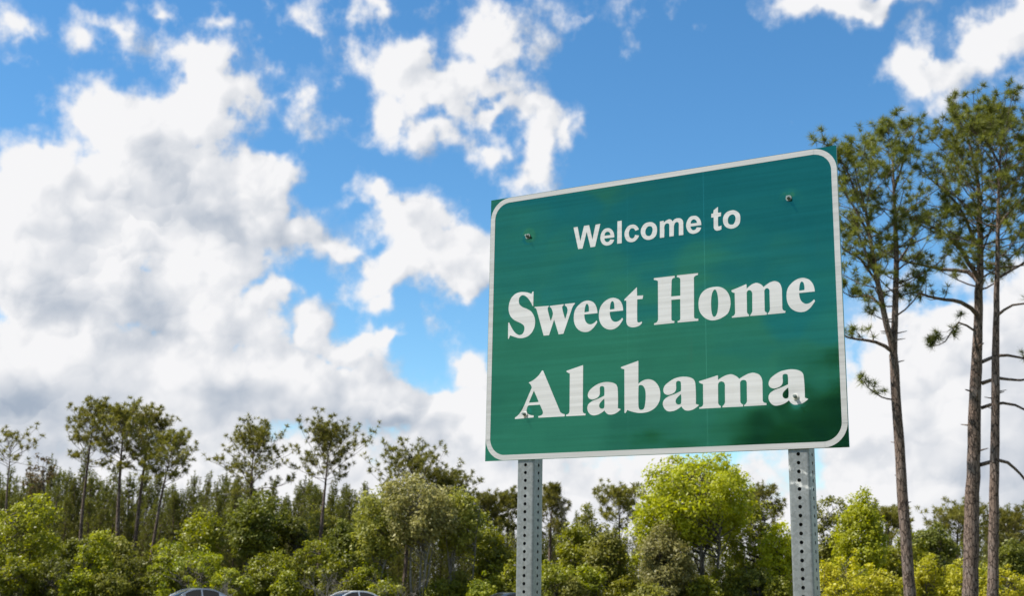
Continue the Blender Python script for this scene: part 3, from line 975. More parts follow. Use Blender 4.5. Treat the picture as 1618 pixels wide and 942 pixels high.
BARK_PINE = bark_material('pine_bark', (0.085, 0.058, 0.045), (0.21, 0.155, 0.125))
BARK_GREY = bark_material('grey_bark', (0.075, 0.065, 0.052), (0.20, 0.18, 0.15), 1.6)
NEEDLE = leaf_material('pine_needles', (0.075, 0.092, 0.015), (0.220, 0.228, 0.050), 0.42, 0.5, 0.3, 0.02)
NEEDLE_FAR = leaf_material('pine_needles_tall', (0.085, 0.090, 0.015), (0.240, 0.218, 0.045), 0.42, 0.5, 0.3, 0.02)
NEEDLE_YOUNG = leaf_material('young_pine_needles', (0.070, 0.082, 0.013), (0.185, 0.182, 0.034), 0.42, 0.5, 0.3, 0.02)
LEAF = {
    'spring': leaf_material('leaves_spring_green', (0.240, 0.262, 0.008), (0.47, 0.465, 0.026), 0.5, vary=0.02),
    'green': leaf_material('leaves_mid_green', (0.120, 0.132, 0.009), (0.300, 0.300, 0.024), 0.45, vary=0.03),
    'olive': leaf_material('leaves_olive', (0.108, 0.115, 0.016), (0.310, 0.300, 0.056), 0.42, 0.5, 0.3, vary=0.02),
    'silver': leaf_material('leaves_silver_olive', (0.115, 0.112, 0.028), (0.310, 0.285, 0.095), 0.38, 0.5, 0.35, vary=0.02),
    'dark': leaf_material('leaves_dark_green', (0.064, 0.078, 0.009), (0.180, 0.186, 0.026), 0.40, 0.5, 0.3, vary=0.03),
    'yellow': leaf_material('leaves_golden', (0.235, 0.240, 0.010), (0.56, 0.52, 0.040), 0.5, vary=0.02),
    'lime': leaf_material('leaves_yellow_green', (0.090, 0.120, 0.008), (0.36, 0.36, 0.024), 0.48, vary=0.03),
    'brown': leaf_material('leaves_brownish', (0.085, 0.058, 0.024), (0.180, 0.120, 0.050), 0.3),
}


BARK_PALE = bark_material('pale_bark', (0.16, 0.145, 0.12), (0.36, 0.335, 0.29), 2.0)


def rand_unit(rng, n):
    v = rng.normal(size=(n, 3))
    return v / (np.linalg.norm(v, axis=1, keepdims=True) + 1e-9)


def needles(mb, P, A, rng, k, length, width, spread=0.75):
    """tufts of needles at points P with axes A"""
    n = len(P)
    P = np.repeat(P, k, 0)
    A = np.repeat(A, k, 0)
    d = A * (1.0 - spread * 0.35) + rng.normal(size=(n * k, 3)) * spread
    d /= np.linalg.norm(d, axis=1, keepdims=True) + 1e-9
    ln = length * rng.uniform(0.7, 1.15, size=(n * k, 1))
    side = np.cross(d, rand_unit(rng, n * k))
    side /= np.linalg.norm(side, axis=1, keepdims=True) + 1e-9
    b = P + d * length * 0.06
    tip = P + d * ln
    tip[:, 2] -= ln[:, 0] * 0.10
    V = np.stack([b - side * width, b + side * width, tip], 1).reshape(-1, 3)
    mb.add(V, np.arange(n * k * 3).reshape(-1, 3))


def leaves(mb, C, N_, rng, size):
    """rhombic leaves at points C facing roughly N_"""
    n = len(C)
    nn = N_ + rng.normal(size=(n, 3)) * 0.75
    nn /= np.linalg.norm(nn, axis=1, keepdims=True) + 1e-9
    a = np.cross(nn, rand_unit(rng, n))
    a /= np.linalg.norm(a, axis=1, keepdims=True) + 1e-9
    b = np.cross(nn, a)
    L = size * (0.45 + 1.05 * rng.random((n, 1)) ** 1.4)
    V = np.stack([C - a * L, C - b * L * 0.55, C + a * L, C + b * L * 0.55], 1).reshape(-1, 3)
    mb.add(V, np.arange(n * 4).reshape(-1, 4))


class PineCrown:
    def __init__(self, rng, k, nl, nw, sub_sides=3):
        self.rng, self.k, self.nl, self.nw = rng, k, nl, nw
        self.wood, self.leaf = MB(), MB()
        self.tp, self.ta = [], []

    def limb(self, pts, r0, start=0.35, subs=5, sublen=0.4, tufts=3, sides=5):
        """a limb along pts: side twigs from start outwards, tufts of needles along the twigs and at the tip"""
        rng = self.rng
        P = np.array([tuple(p) for p in pts], float)
        n = len(P)
        seg = np.linalg.norm(np.diff(P, axis=0), axis=1)
        L = seg.sum()
        rad = np.linspace(r0, max(r0 * 0.22, 0.012), n)
        self.wood.tube(P, rad, sides)
        cum = np.concatenate([[0], np.cumsum(seg)]) / L
        def pos(t):
            return np.array([np.interp(t, cum, P[:, i]) for i in range(3)])
        tip_dir = P[-1] - P[-2]
        tip_dir /= np.linalg.norm(tip_dir) + 1e-9
        for s in range(subs):
            t = start + (1 - start) * ((s + rng.uniform(0.2, 0.9)) / subs)
            p0 = pos(t)
            d = pos(min(1, t + 0.05)) - pos(max(0, t - 0.05))
            d /= np.linalg.norm(d) + 1e-9
            side = np.cross(d, (0, 0, 1.0))
            side /= np.linalg.norm(side) + 1e-9
            side *= 1 if (s % 2) else -1
            dd = d * rng.uniform(0.35, 0.8) + side * rng.uniform(0.4, 1.0) + np.array((0, 0, rng.uniform(0.05, 0.75)))
            dd /= np.linalg.norm(dd)
            l = sublen * rng.uniform(0.5, 1.15) * (1.15 - 0.5 * t)
            q = [p0, p0 + dd * l * 0.5 + rng.normal(size=3) * l * 0.06]
            up = dd + np.array((0, 0, 0.45))
            up /= np.linalg.norm(up)
            q.append(q[1] + up * l * 0.5)
            self.wood.tube(q, [max(0.008, r0 * 0.26), max(0.007, r0 * 0.18), 0.006], 3, cap=False)
            self.tp.append(q[2]); self.ta.append(up)
            for j in range(tufts - 1):
                u = rng.uniform(0.35, 0.95)
                b = q[1] * (1 - u) + q[2] * u if u > 0.5 else q[0] * (1 - u) + q[1] * u
                a = dd + rng.normal(size=3) * 0.6 + np.array((0, 0, 0.35))
                a /= np.linalg.norm(a)
                b = b + a * l * rng.uniform(0.10, 0.35)
                self.tp.append(b); self.ta.append(a)
        self.tp.append(P[-1]); self.ta.append(tip_dir * 0.6 + np.array((0, 0, 0.5)))

    def finish(self):
        needles(self.leaf, np.array(self.tp), np.array(self.ta), self.rng, self.k, self.nl, self.nw)


def polyline(pts, step=0.6, wob=0.0, rng=None):
    """resample a coarse polyline smoothly (Catmull-Rom)"""
    P = [np.array(tuple(p), float) for p in pts]
    P = [2 * P[0] - P[1]] + P + [2 * P[-1] - P[-2]]
    out = []
    for i in range(1, len(P) - 2):
        n = max(2, int(np.linalg.norm(P[i + 1] - P[i]) / step))
        for j in range(n):
            t = j / n
            a = 2 * P[i]; b = P[i + 1] - P[i - 1]
            c = 2 * P[i - 1] - 5 * P[i] + 4 * P[i + 1] - P[i + 2]
            d = -P[i - 1] + 3 * P[i] - 3 * P[i + 1] + P[i + 2]
            out.append(0.5 * (a + b * t + c * t * t + d * t ** 3))
    out.append(P[-2])
    out = np.array(out)
    if wob and rng is not None:
        w = rng.normal(size=out.shape) * wob
        w[:, 2] = 0
        w[0] = 0
        out += w
    return out


def profile_round(h):
    """relative limb length over the height of an old open pine crown"""
    return float(np.interp(h, (0, 0.15, 0.4, 0.7, 0.9, 1.0), (0.60, 0.95, 1.0, 0.88, 0.62, 0.40)))


def profile_cone(h):
    return float(np.interp(h, (0, 0.2, 0.5, 0.8, 1.0), (0.75, 1.0, 0.8, 0.45, 0.15)))


def old_pine(label, stems, radius, crown_from, crown_r, seed, limbs=30, k=16, nl=0.32, nw=0.026, prof=profile_round,
             extra=(), mat=None, group=None, subs=5, tufts=3, sublen=0.95, name='pine_tree', squash=1.0, dead=0):
    """a tall pine: stems = list of (points, radius factor); the crown starts at height crown_from"""
    rng = np.random.default_rng(seed)
    base = Vector(tuple(stems[0][0][0]))
    root = empty(name, (base.x, base.y, 0))
    tag(root, label, 'tree', group)
    off = np.array((base.x, base.y, 0))
    trunk = MB()
    crown = PineCrown(rng, k, nl, nw)
    az = rng.uniform(0, 6.28)
    for si, (pts, rf, cf) in enumerate(stems):
        P = polyline(pts, 0.55, radius * 0.035, rng) - off
        t = np.linspace(0, 1, len(P))
        r = radius * rf * np.interp(t, (0, 0.05, 0.5, 1), (1.18, 1.0, 0.72, 0.12) if (cf or 0) < 90 else (1.18, 1.0, 0.88, 0.74)) if si == 0 else radius * rf * np.interp(t, (0, 0.5, 1), (1.0, 0.7, 0.14))
        r = r * (1 + rng.normal(size=len(r)) * 0.02)
        trunk.tube(P, r, 14 if radius > 0.2 else 9)
        z0, z1 = max(P[0, 2], cf if cf is not None else crown_from), P[-1, 2]
        nlimb = max(4, int(limbs * rf)) if z0 < z1 - 0.5 else 0
        for i in range(nlimb):
            h = ((i + rng.uniform(0, 1)) / nlimb) ** 0.82
            z = z0 + (z1 - z0) * h
            c = np.array([np.interp(z, P[:, 2], P[:, j]) for j in range(3)])
            az += 2.399 + rng.uniform(-0.5, 0.5)
            L = crown_r * prof(h) * rng.uniform(0.55, 1.18)
            el = math.radians(np.interp(h, (0, 0.5, 1), (6, 26, 52)) + rng.uniform(-12, 12))
            d = np.array((math.cos(az) * math.cos(el), math.sin(az) * math.cos(el) * squash, math.sin(el)))
            q = [c]
            nseg = 4
            for s in range(nseg):
                d = d + np.array((0, 0, 0.10)) + rng.normal(size=3) * 0.13
                d /= np.linalg.norm(d)
                q.append(q[-1] + d * L / nseg)
            rr = max(0.018, 0.34 * np.interp(z, P[:, 2], r) * (0.5 + 0.5 * L / crown_r))
            crown.limb(q, rr, 0.25, subs, sublen * L / max(1.0, crown_r) + 0.25, tufts)
        if nlimb:
            crown.tp.append(P[-1]); crown.ta.append(np.array((0, 0, 1.0)))
        for i in range(dead):                                    # short broken stubs below the crown
            z = P[0, 2] + (min(z0, z1) - P[0, 2]) * rng.uniform(0.45, 0.98)
            c = np.array([np.interp(z, P[:, 2], P[:, j]) for j in range(3)])
            a = rng.uniform(0, 6.28)
            d = np.array((math.cos(a), math.sin(a), 0.2))
            trunk.tube([c, c + d * radius * 1.2, c + d * radius * rng.uniform(1.4, 2.4)], [radius * 0.16, radius * 0.10, radius * 0.05], 5)
    for pts, r0, start, sb, sl, tf in extra:
        crown.limb(polyline(pts, 0.35, 0.02, rng) - off, r0, start, sb, sl, tf, 7)
    crown.finish()
    link('trunk', trunk.mesh('trunk', BARK_PINE, True), root)
    link('branches', crown.wood.mesh('branches', BARK_PINE, True), root)
    link('crown', crown.leaf.mesh('crown', mat or NEEDLE_FAR), root)
    return root


def young_pine_meshes(seed, H, Rr):
    """a slender young pine with whorls of steep branches and upright candles"""
    rng = np.random.default_rng(seed)
    trunk = MB()
    P = polyline([(0, 0, 0), (rng.normal() * 0.1, rng.normal() * 0.1, H * 0.5), (rng.normal() * 0.15, rng.normal() * 0.15, H)], 0.8)
    trunk.tube(P, np.linspace(0.11, 0.015, len(P)), 6)
    wood, leaf = MB(), MB()
    tp, ta = [], []
    z = H * 0.07
    az = rng.uniform(0, 6)
    while z < H * 0.95:
        h = z / H
        c = np.array([np.interp(z, P[:, 2], P[:, j]) for j in range(3)])
        for w in range(int(rng.integers(4, 7))):
            az += 2 * math.pi / 5 + rng.uniform(-0.5, 0.5)
            L = Rr * (1.03 - h) ** 0.85 * rng.uniform(0.45, 1.2) + 0.10
            el = math.radians(20 + 38 * h + rng.uniform(-10, 10))
            d = np.array((math.cos(az) * math.cos(el), math.sin(az) * math.cos(el), math.sin(el)))
            m = c + d * L * 0.55
            e = m + (d * 0.7 + np.array((0, 0, 0.5))) * L * 0.5
            wood.tube([c, m, e], [0.028, 0.018, 0.007], 3, cap=False)
            n = max(2, int(L / 0.24))
            for j in range(n):
                t = (j + rng.uniform(0.3, 1.0)) / n
                b = c + (m - c) * t * 2 if t < 0.5 else m + (e - m) * (t * 2 - 1)
                a = d + np.array((0, 0, 0.5)) + rng.normal(size=3) * 0.5
                tp.append(b + rng.normal(size=3) * 0.10); ta.append(a / np.linalg.norm(a))
            for j in range(int(rng.integers(1, 4))):               # upright candle
                tp.append(e + np.array((0, 0, 0.17 * j))); ta.append(np.array((0, 0, 1.0)))
        z += rng.uniform(0.40, 0.72)
    for j in range(6):
        tp.append(P[-1] + np.array((0, 0, (j - 4) * 0.2))); ta.append(np.array((0, 0, 1.0)))
    needles(leaf, np.array(tp), np.array(ta), rng, 12, 0.29, 0.020, 0.75)
    return trunk.mesh('trunk', BARK_PINE, True), wood.mesh('branches', BARK_PINE, True), leaf.mesh('crown', NEEDLE_YOUNG)


def broadleaf_meshes(seed, H, Rx, crown_base, n_clump, per, leaf, stems=1, shape='round', clump_r=0.75, mat=None, lean=0.0, trunk_r=0.16, gap=0.0, bark=None):
    """a leafy tree or shrub: stems, limbs to every clump, leaves scattered through each clump"""
    rng = np.random.default_rng(seed)
    trunk, wood, lf = MB(), MB(), MB()
    ctr_h = (H + crown_base) / 2
    hz = (H - crown_base) / 2
    tops = []
    for s in range(stems):
        a = rng.uniform(0, 6.28)
        b = np.array((math.cos(a), math.sin(a), 0)) * (0 if stems == 1 else rng.uniform(0.15, 0.35) * Rx)
        t = b * rng.uniform(1.2, 2.2) + np.array((lean * H + rng.normal() * 0.05 * H, rng.normal() * 0.05 * H, H * rng.uniform(0.80, 0.93)))
        P = polyline([b * 0.6, b + (t - b) * 0.35 + rng.normal(size=3) * 0.12, b + (t - b) * 0.7 + rng.normal(size=3) * 0.2, t], 0.5, 0.015, rng)
        P[0, 2] = 0
        r = trunk_r * (1.0 if stems == 1 else 0.62) * rng.uniform(0.8, 1.1)
        trunk.tube(P, r * np.interp(np.linspace(0, 1, len(P)), (0, 0.06, 0.5, 1), (1.3, 1, 0.6, 0.12)), 8)
        tops.append(P)
    C, made = [], 0
    lob = rng.normal(size=(7, 3))
    lob /= np.linalg.norm(lob, axis=1, keepdims=True)
    amp = rng.uniform(-0.34, 0.30, size=7)
    tries = 0
    while made < n_clump and tries < n_clump * 40:
        tries += 1
        d = rand_unit(rng, 1)[0]
        rad = rng.uniform(0.25, 1.0) ** 0.5
        env = 1.0 + float((amp * np.clip(lob @ d, 0, 1) ** 2).sum()) * 1.4
        p = d * rad * env
        zz = p[2]
        if shape == 'cone':
            w = np.clip(1.08 - 0.55 * (zz + 1) / 2 * 1.35, 0.15, 1)
            p = np.array((p[0] * w, p[1] * w, zz))
        elif shape == 'dome':
            w = 1.0 if zz < 0.2 else 0.95
            p = np.array((p[0] * w, p[1] * w, zz))
        q = np.array((p[0] * Rx + lean * (ctr_h + zz * hz), p[1] * Rx, ctr_h + zz * hz))
        if q[2] < 0.25:
            continue
        if gap and any(np.linalg.norm(q - c) < gap for c in C[-60:]):
            continue
        C.append(q)
        made += 1
    main = len(C)
    for s in range(max(4, n_clump // 9)):                           # stray shoots beyond the outline
        c = C[int(rng.integers(main))]
        o = c - np.array((lean * ctr_h, 0, ctr_h * 0.75))
        o /= np.linalg.norm(o) + 1e-9
        C.append(c + (o + np.array((0, 0, 0.5)) + rng.normal(size=3) * 0.3) * clump_r * rng.uniform(0.35, 0.75))
    C = np.array(C)
    for q in C[::2] if n_clump > 120 else C:
        P = tops[rng.integers(len(tops))]
        z = np.clip(q[2] - rng.uniform(0.25, 0.5) * np.linalg.norm(q[:2] - P[len(P) // 2, :2]) - 0.3, H * 0.12, H * 0.85)
        c = np.array([np.interp(z, P[:, 2], P[:, j]) for j in range(3)])
        mid = c * 0.45 + q * 0.55 + np.array((0, 0, -0.1)) + rng.normal(size=3) * 0.12
        L = np.linalg.norm(q - c)
        r = min(trunk_r * 0.4, 0.012 + 0.012 * L)
        wood.tube([c, mid, q], [r, r * 0.6, 0.008], 4, cap=False)
    cr = clump_r * rng.uniform(0.55, 1.3, size=(len(C), 1))
    cr[main:] *= 0.5
    n = len(C) * per
    CC = np.repeat(C, per, 0)
    RR = np.repeat(cr, per, 0)
    d = rand_unit(rng, n)
    rr = rng.uniform(0.0, 1.0, size=(n, 1)) ** 0.42
    off = d * rr * RR * np.array((1.0, 1.0, 0.72))
    pts = CC + off
    keep = (pts[:, 2] > 0.06) & ((np.arange(n) // per < main) | (rng.random(n) < 0.45))
    pts, d = pts[keep], d[keep]
    out = pts - np.array((lean * ctr_h, 0, ctr_h * 0.8))
    out /= np.linalg.norm(out, axis=1, keepdims=True) + 1e-9
    leaves(lf, pts, d * 0.5 + out * 0.35 + np.array((-0.22, -0.05, 0.55)), rng, leaf)
    return trunk.mesh('trunk', bark or BARK_GREY, True), wood.mesh('branches', bark or BARK_GREY, True), lf.mesh('crown', mat or LEAF['green'])


def plant(name, label, meshes, loc, rz=0.0, sc=(1, 1, 1), mat=None, cat='tree', group=None):
    root = empty(name, loc, rz)
    root.scale = sc
    tag(root, label, cat, group)
    for nm, me in zip(('trunk' if cat == 'tree' else 'stems', 'branches', 'crown' if cat == 'tree' else 'foliage'), meshes):
        o = link(nm, me, root)
        if mat is not None and nm in ('crown', 'foliage'):
            o.material_slots[0].link = 'OBJECT'
            o.material_slots[0].material = mat
    return root


def bare_twigs(name, label, loc, H, seed, stems=5, spread=0.45, cat='shrub', depth=4):
    """a leafless plant: stems that fork again and again into fine grey twigs"""
    rng = np.random.default_rng(seed)
    root = empty(name, loc)
    tag(root, label, cat)
    st, tw = MB(), MB()

    def grow(p, d, L, r, k):
        q = [p]
        for s in range(3):
            d = d + rng.normal(size=3) * 0.16 + np.array((0, 0, 0.05))
            d /= np.linalg.norm(d)
            q.append(q[-1] + d * L / 3)
        (st if k == depth else tw).tube(q, [r, r * 0.85, r * 0.7, r * 0.5], 5 if k == depth else 3, cap=False)
        if k > 0:
            for j in range(int(rng.integers(2, 4))):
                e = d + rng.normal(size=3) * 0.55
                grow(q[int(rng.integers(1, 4))], e / np.linalg.norm(e), L * rng.uniform(0.55, 0.8), r * 0.55, k - 1)

    for s in range(stems):
        a = rng.uniform(0, 6.28)
        d = np.array((math.cos(a) * spread, math.sin(a) * spread, 1.0))
        grow(np.array((math.cos(a) * 0.1, math.sin(a) * 0.1, -0.02)), d / np.linalg.norm(d), H * rng.uniform(0.36, 0.5), 0.022 * H ** 0.6 + 0.012, depth)
    link('stems' if cat == 'shrub' else 'trunk', st.mesh('stems', BARK_PALE, True), root)
    link('branches', tw.mesh('branches', BARK_PALE, True), root)
    return root

# ---------------------------------------------------------------- the three big pines beside the sign
def px_line(pts, Y, dy=None):
    out = []
    for i, p in enumerate(pts):
        yy = Y + (dy[i] if dy else 0.0)
        out.append(at(p[0], p[1], yy))
    return out


def to_ground(pts, Y):
    """trunk through photo points, carried down to the ground"""
    P = px_line(pts, Y)
    d = (P[0] - P[1])
    k = P[0].z / max(0.1, -d.z) if d.z < 0 else 0
    g = P[0] + d * k
    return [Vector((g.x, Y, -0.05))] + P


YA, YB, YC = 47.0, 49.0, 46.0
stA = to_ground([(1437, 935), (1424, 750), (1412, 560)], YA)
fA = at(1412, 560, YA)
old_pine('tall pine with a forked trunk close to the right edge of the sign',
         [(stA, 1.0, 99), ([fA] + px_line([(1416, 420), (1413, 315), (1411, 260), (1418, 216)], YA, [0, .3, .5, .6]), 0.62, at(0, 500, YA).z),
          ([fA] + px_line([(1392, 470), (1379, 400), (1368, 335), (1350, 262)], YA, [-.4, -.8, -1, -1.2]), 0.58, at(0, 470, YA).z)],
         0.225, 8.5, 2.35, 11, limbs=47, k=36, nl=0.33, nw=0.0105, mat=NEEDLE, sublen=1.0, subs=5, tufts=3, dead=4,
         extra=[(px_line([(1409, 555), (1385, 541), (1340, 534), (1315, 520)], YA, [0, -.3, -.6, -.8]), 0.085, 0.3, 9, 0.9, 3),
                (px_line([(1411, 632), (1395, 628), (1372, 612), (1360, 598)], YA, [0, -.2, -.4, -.5]), 0.035, 0.2, 7, 0.45, 2),
                (px_line([(1397, 490), (1375, 468), (1345, 470), (1325, 455)], YA, [0, .3, .6, .9]), 0.06, 0.25, 9, 0.9, 3),
                (px_line([(1390, 455), (1360, 410), (1335, 395), (1318, 370)], YA, [-.4, -.9, -1.4, -1.8]), 0.06, 0.25, 9, 0.9, 3),
                (px_line([(1375, 375), (1350, 330), (1325, 285), (1305, 250)], YA, [-.8, -.9, -1., -1.2]), 0.06, 0.25, 9, 0.8, 3),
                (px_line([(1366, 335), (1340, 275), (1315, 235), (1290, 222)], YA, [-.9, -1.3, -1.6, -1.8]), 0.06, 0.3, 10, 0.75, 3),
                (px_line([(1385, 440), (1350, 360), (1322, 330), (1305, 300)], YA, [-.6, -.4, 0, .4]), 0.05, 0.3, 9, 0.75, 3),
                (px_line([(1413, 300), (1430, 250), (1446, 215), (1456, 195)], YA, [.4, .7, .9, 1.1]), 0.05, 0.25, 9, 0.7, 3),
                (px_line([(1416, 420), (1440, 380), (1455, 345)], YA, [.3, .6, .9]), 0.05, 0.3, 7, 0.7, 3)])
stB = to_ground([(1533, 935), (1538, 730), (1545, 520), (1549, 420), (1548, 340), (1543, 275), (1528, 215)], YB)
old_pine('thickest of the big pines, with long crooked lower limbs reaching both ways',
         [(stB, 1.0, at(0, 440, YB).z)], 0.315, 11.0, 3.6, 23, limbs=47, k=36, nl=0.33, nw=0.0108, mat=NEEDLE, sublen=1.05, subs=5, tufts=3, dead=5,
         extra=[(px_line([(1546, 500), (1520, 478), (1480, 472), (1445, 462), (1420, 470)], YB, [0, -.4, -1, -1.4, -1.8]), 0.10, 0.45, 12, 0.9, 3),
                (px_line([(1548, 450), (1530, 430), (1490, 426), (1440, 415), (1400, 405)], YB, [0, .4, .8, 1.3, 1.8]), 0.10, 0.5, 12, 0.95, 3),
                (px_line([(1549, 445), (1515, 390), (1480, 362), (1440, 345)], YB, [0, -.5, -1.2, -2]), 0.10, 0.35, 12, 1.0, 3),
                (px_line([(1549, 400), (1520, 335), (1490, 300), (1455, 270)], YB, [0, -.5, -.8, -1]), 0.09, 0.3, 12, 1.0, 3),
                (px_line([(1543, 525), (1515, 510), (1495, 540), (1470, 548)], YB, [0, -.3, -.7, -1]), 0.05, 0.3, 9, 0.7, 3),
                (px_line([(1552, 572), (1580, 562), (1615, 566), (1660, 585)], YB, [0, .4, .8, 1.2]), 0.08, 0.6, 7, 0.7, 3),
                (px_line([(1551, 606), (1578, 598), (1612, 601), (1670, 590)], YB, [0, -.4, -.9, -1.2]), 0.085, 0.6, 7, 0.7, 3),
                (px_line([(1550, 645), (1585, 637), (1622, 650), (1665, 690)], YB, [0, -.3, -.7, -1.0]), 0.075, 0.7, 5, 0.7, 3),
                (px_line([(1549, 735), (1580, 728), (1602, 740), (1632, 775), (1650, 820)], YB, [0, .3, .6, .8, 1.0]), 0.085, 0.75, 5, 0.7, 3)])
stC = to_ground([(1569, 935), (1572, 700), (1574, 520), (1576, 400), (1578, 310), (1580, 255), (1582, 207)], YC)
old_pine('slim straight pine nearest the right edge of the photo',
         [(stC, 1.0, at(0, 420, YC).z)], 0.205, 11.0, 3.2, 37, limbs=47, k=36, nl=0.33, nw=0.0105, mat=NEEDLE, sublen=1.0, subs=5, tufts=3, dead=4,
         extra=[(px_line([(1574, 500), (1600, 482), (1640, 478), (1680, 470)], YC, [0, -.4, -.8, -1.2]), 0.06, 0.4, 9, 0.8, 3),
                (px_line([(1576, 440), (1610, 420), (1650, 400), (1690, 370)], YC, [0, .4, .8, 1.2]), 0.06, 0.4, 10, 0.9, 3),
                (px_line([(1578, 360), (1600, 330), (1640, 300), (1680, 270)], YC, [0, -.4, -.6, -.8]), 0.06, 0.3, 10, 0.9, 3),
                (px_line([(1580, 260), (1560, 225), (1534, 205), (1520, 185)], YC, [0, -.4, -.6, -.8]), 0.05, 0.3, 10, 0.8, 3)])

# ---------------------------------------------------------------- tall pines along the wood
TALL = [  # trunk points in the photo from low to top, distance, radius, crown starts at y, crown half width px, limbs, label
    ([(124, 900), (131, 800), (143, 700), (150, 632)], 95, 0.17, 742, 40, 30, 'leaning slim pine, leftmost of the four tall pines over the left wood', {}),
    ([(184, 905), (187, 800), (193, 700), (197, 637)], 94, 0.20, 752, 42, 34, 'straight full-crowned pine, second of the four tall pines on the left', {}),
    ([(209, 900), (222, 780), (234, 700), (240, 645)], 97, 0.19, 748, 42, 34, 'tall pine third of the group of four on the left', {}),
    ([(236, 900), (252, 800), (266, 735), (272, 682)], 93, 0.16, 775, 38, 28, 'lower leaning pine at the right end of the group of four', {}),
    ([(393, 900), (396, 800), (399, 730), (401, 672)], 96, 0.20, 792, 52, 38, 'broad tall pine rising between the four-pine group and the spreading pine', {}),
    ([(504, 900), (508, 830), (514, 768), (520, 676)], 95, 0.19, 768, 66, 36, 'lone spreading pine with a wide open crown right of centre-left', {}),
    ([(8, 900), (10, 800), (14, 740), (18, 680)], 92, 0.15, 745, 46, 18, 'sparse half-bare pine at the left edge of the photo', {'thin': 1}),
    ([(868, 905), (870, 840), (873, 790), (874, 750)], 97, 0.15, 856, 30, 34, 'narrow pointed pine just right of the left sign post', {'cone': 1}),
    ([(978, 905), (979, 850), (978, 810), (977, 766)], 98, 0.15, 838, 40, 28, 'small flat-crowned pine left of the bright green tree', {}),
    ([(640, 905), (645, 840), (650, 780), (652, 722)], 99, 0.19, 865, 66, 60, 'dense rounded pine topping the trees left of the sign', {}),
    ([(712, 905), (712, 840), (708, 790), (703, 745)], 98, 0.18, 865, 56, 54, 'rounded pine second behind the silvery trees, nearer the sign', {}),
    ([(768, 905), (769, 850), (771, 810), (772, 780)], 100, 0.14, 850, 28, 26, 'small pine whose crown ends just below the sign corner', {}),
    ([(800, 905), (802, 850), (803, 815), (804, 770)], 101, 0.14, 850, 26, 26, 'thin pine partly hidden by the left sign post', {}),
    ([(1404, 905), (1403, 860), (1404, 830), (1405, 800)], 98, 0.14, 860, 34, 26, 'distant pine behind the forked trunk on the right', {}),
    ([(1512, 905), (1512, 870), (1514, 835), (1516, 800)], 95, 0.16, 880, 44, 34, 'dark bushy pine behind the thick trunk on the right', {}),
    ([(1596, 905), (1596, 870), (1598, 840), (1600, 808)], 96, 0.16, 885, 46, 34, 'dark bushy pine behind the slim trunk at the right edge', {}),
    ([(1205, 905), (1203, 850), (1200, 800), (1198, 768)], 99, 0.15, 850, 40, 30, 'dusky pine peeping out right of the bright green tree', {}),
]
for i, (pts, Y, r, cy, hw, nl, label, opt) in enumerate(TALL):
    cr = hw / FPX * Y * (1.38 + 0.16 * math.sin(i * 2.3))
    pts = pts[:-1] + [(pts[-1][0], pts[-1][1] + 26)]
    brown = opt.get('thin')
    root = old_pine(label, [(to_ground(pts, Y), 1.0, None)], r, at(pts[-1][0], cy, Y).z, cr, 100 + i, limbs=int(nl * 1.2), k=17, nl=0.36, nw=0.021,
                    prof=profile_cone if opt.get('cone') else profile_round, sublen=0.80, subs=6 if not brown else 3, tufts=3 if not brown else 2,
                    mat=NEEDLE_FAR, group='tall pines along the wood', dead=3)

# ---------------------------------------------------------------- wall of young pines behind
rng = np.random.default_rng(77)
young = [young_pine_meshes(200 + i, 10.0, 2.6 + 0.4 * (i % 3)) for i in range(6)]
YOUNG_TOP = [(-60, 750), (0, 745), (60, 735), (110, 748), (160, 752), (230, 758), (290, 765), (330, 738), (350, 755), (420, 770), (470, 765), (540, 765), (600, 792),
             (680, 820), (760, 826), (850, 832), (920, 822), (1000, 838), (1060, 850), (1250, 850), (1330, 850), (1400, 842), (1470, 842), (1540, 828), (1620, 826), (1680, 830)]
xs = [p[0] for p in YOUNG_TOP]
ys = [p[1] for p in YOUNG_TOP]
MARKS = [(-99, 60, 'near the left edge'), (60, 150, 'behind the leaning pine'), (150, 215, 'behind the straight full-crowned pine'), (215, 300, 'behind the lower leaning pine'),
         (300, 350, 'left of the broad tall pine'), (350, 450, 'behind the broad tall pine'), (450, 570, 'behind the lone spreading pine'), (570, 690, 'behind the silvery trees'),
         (690, 812, 'just left of the left sign post'), (812, 930, 'just right of the left sign post'), (930, 1060, 'behind the small flat-crowned pine'), (1060, 1245, 'behind the big bright tree'),
         (1245, 1420, 'behind the lime tree'), (1420, 1530, 'between the right trunks'), (1530, 1999, 'at the right edge')]
for row, (Y, step, drop) in enumerate(((117, 20, 8), (112, 21, 0), (107, 24, 14), (102, 30, 34))):
    x = -50 + row * 9
    seen = {}
    while x < 1670:
        xx = x + rng.uniform(-7, 7)
        top = float(np.interp(xx, xs, ys)) + drop + rng.normal() * 13 + (rng.uniform(0, 22) if rng.random() < 0.4 else 0)
        p = ground(xx, Y + rng.uniform(-2, 2))
        h = at(xx, top, p.y).z
        if 300 < xx < 345 and row == 1:
            h *= 1.03
        w = h / 10.0
        where = [m[2] for m in MARKS if m[0] <= xx < m[1]][0]
        depth = ('rearmost', 'third', 'second', 'front')[row]
        seen[where] = seen.get(where, 0) + 1
        nth = ('first', 'second', 'third', 'fourth', 'fifth', 'sixth', 'seventh', 'eighth', 'ninth', 'tenth', 'eleventh', 'twelfth', 'thirteenth')[seen[where] - 1]
        plant('young_pine', f'narrow young pine, {depth} row, {where}, {nth} from left', young[int(rng.integers(6))],
              p, rng.uniform(0, 6.28), (min(w, 1.15) * rng.uniform(0.85, 1.15),) * 2 + (w,), group='young pines of the dense wood')
        x += step * rng.uniform(0.8, 1.2)

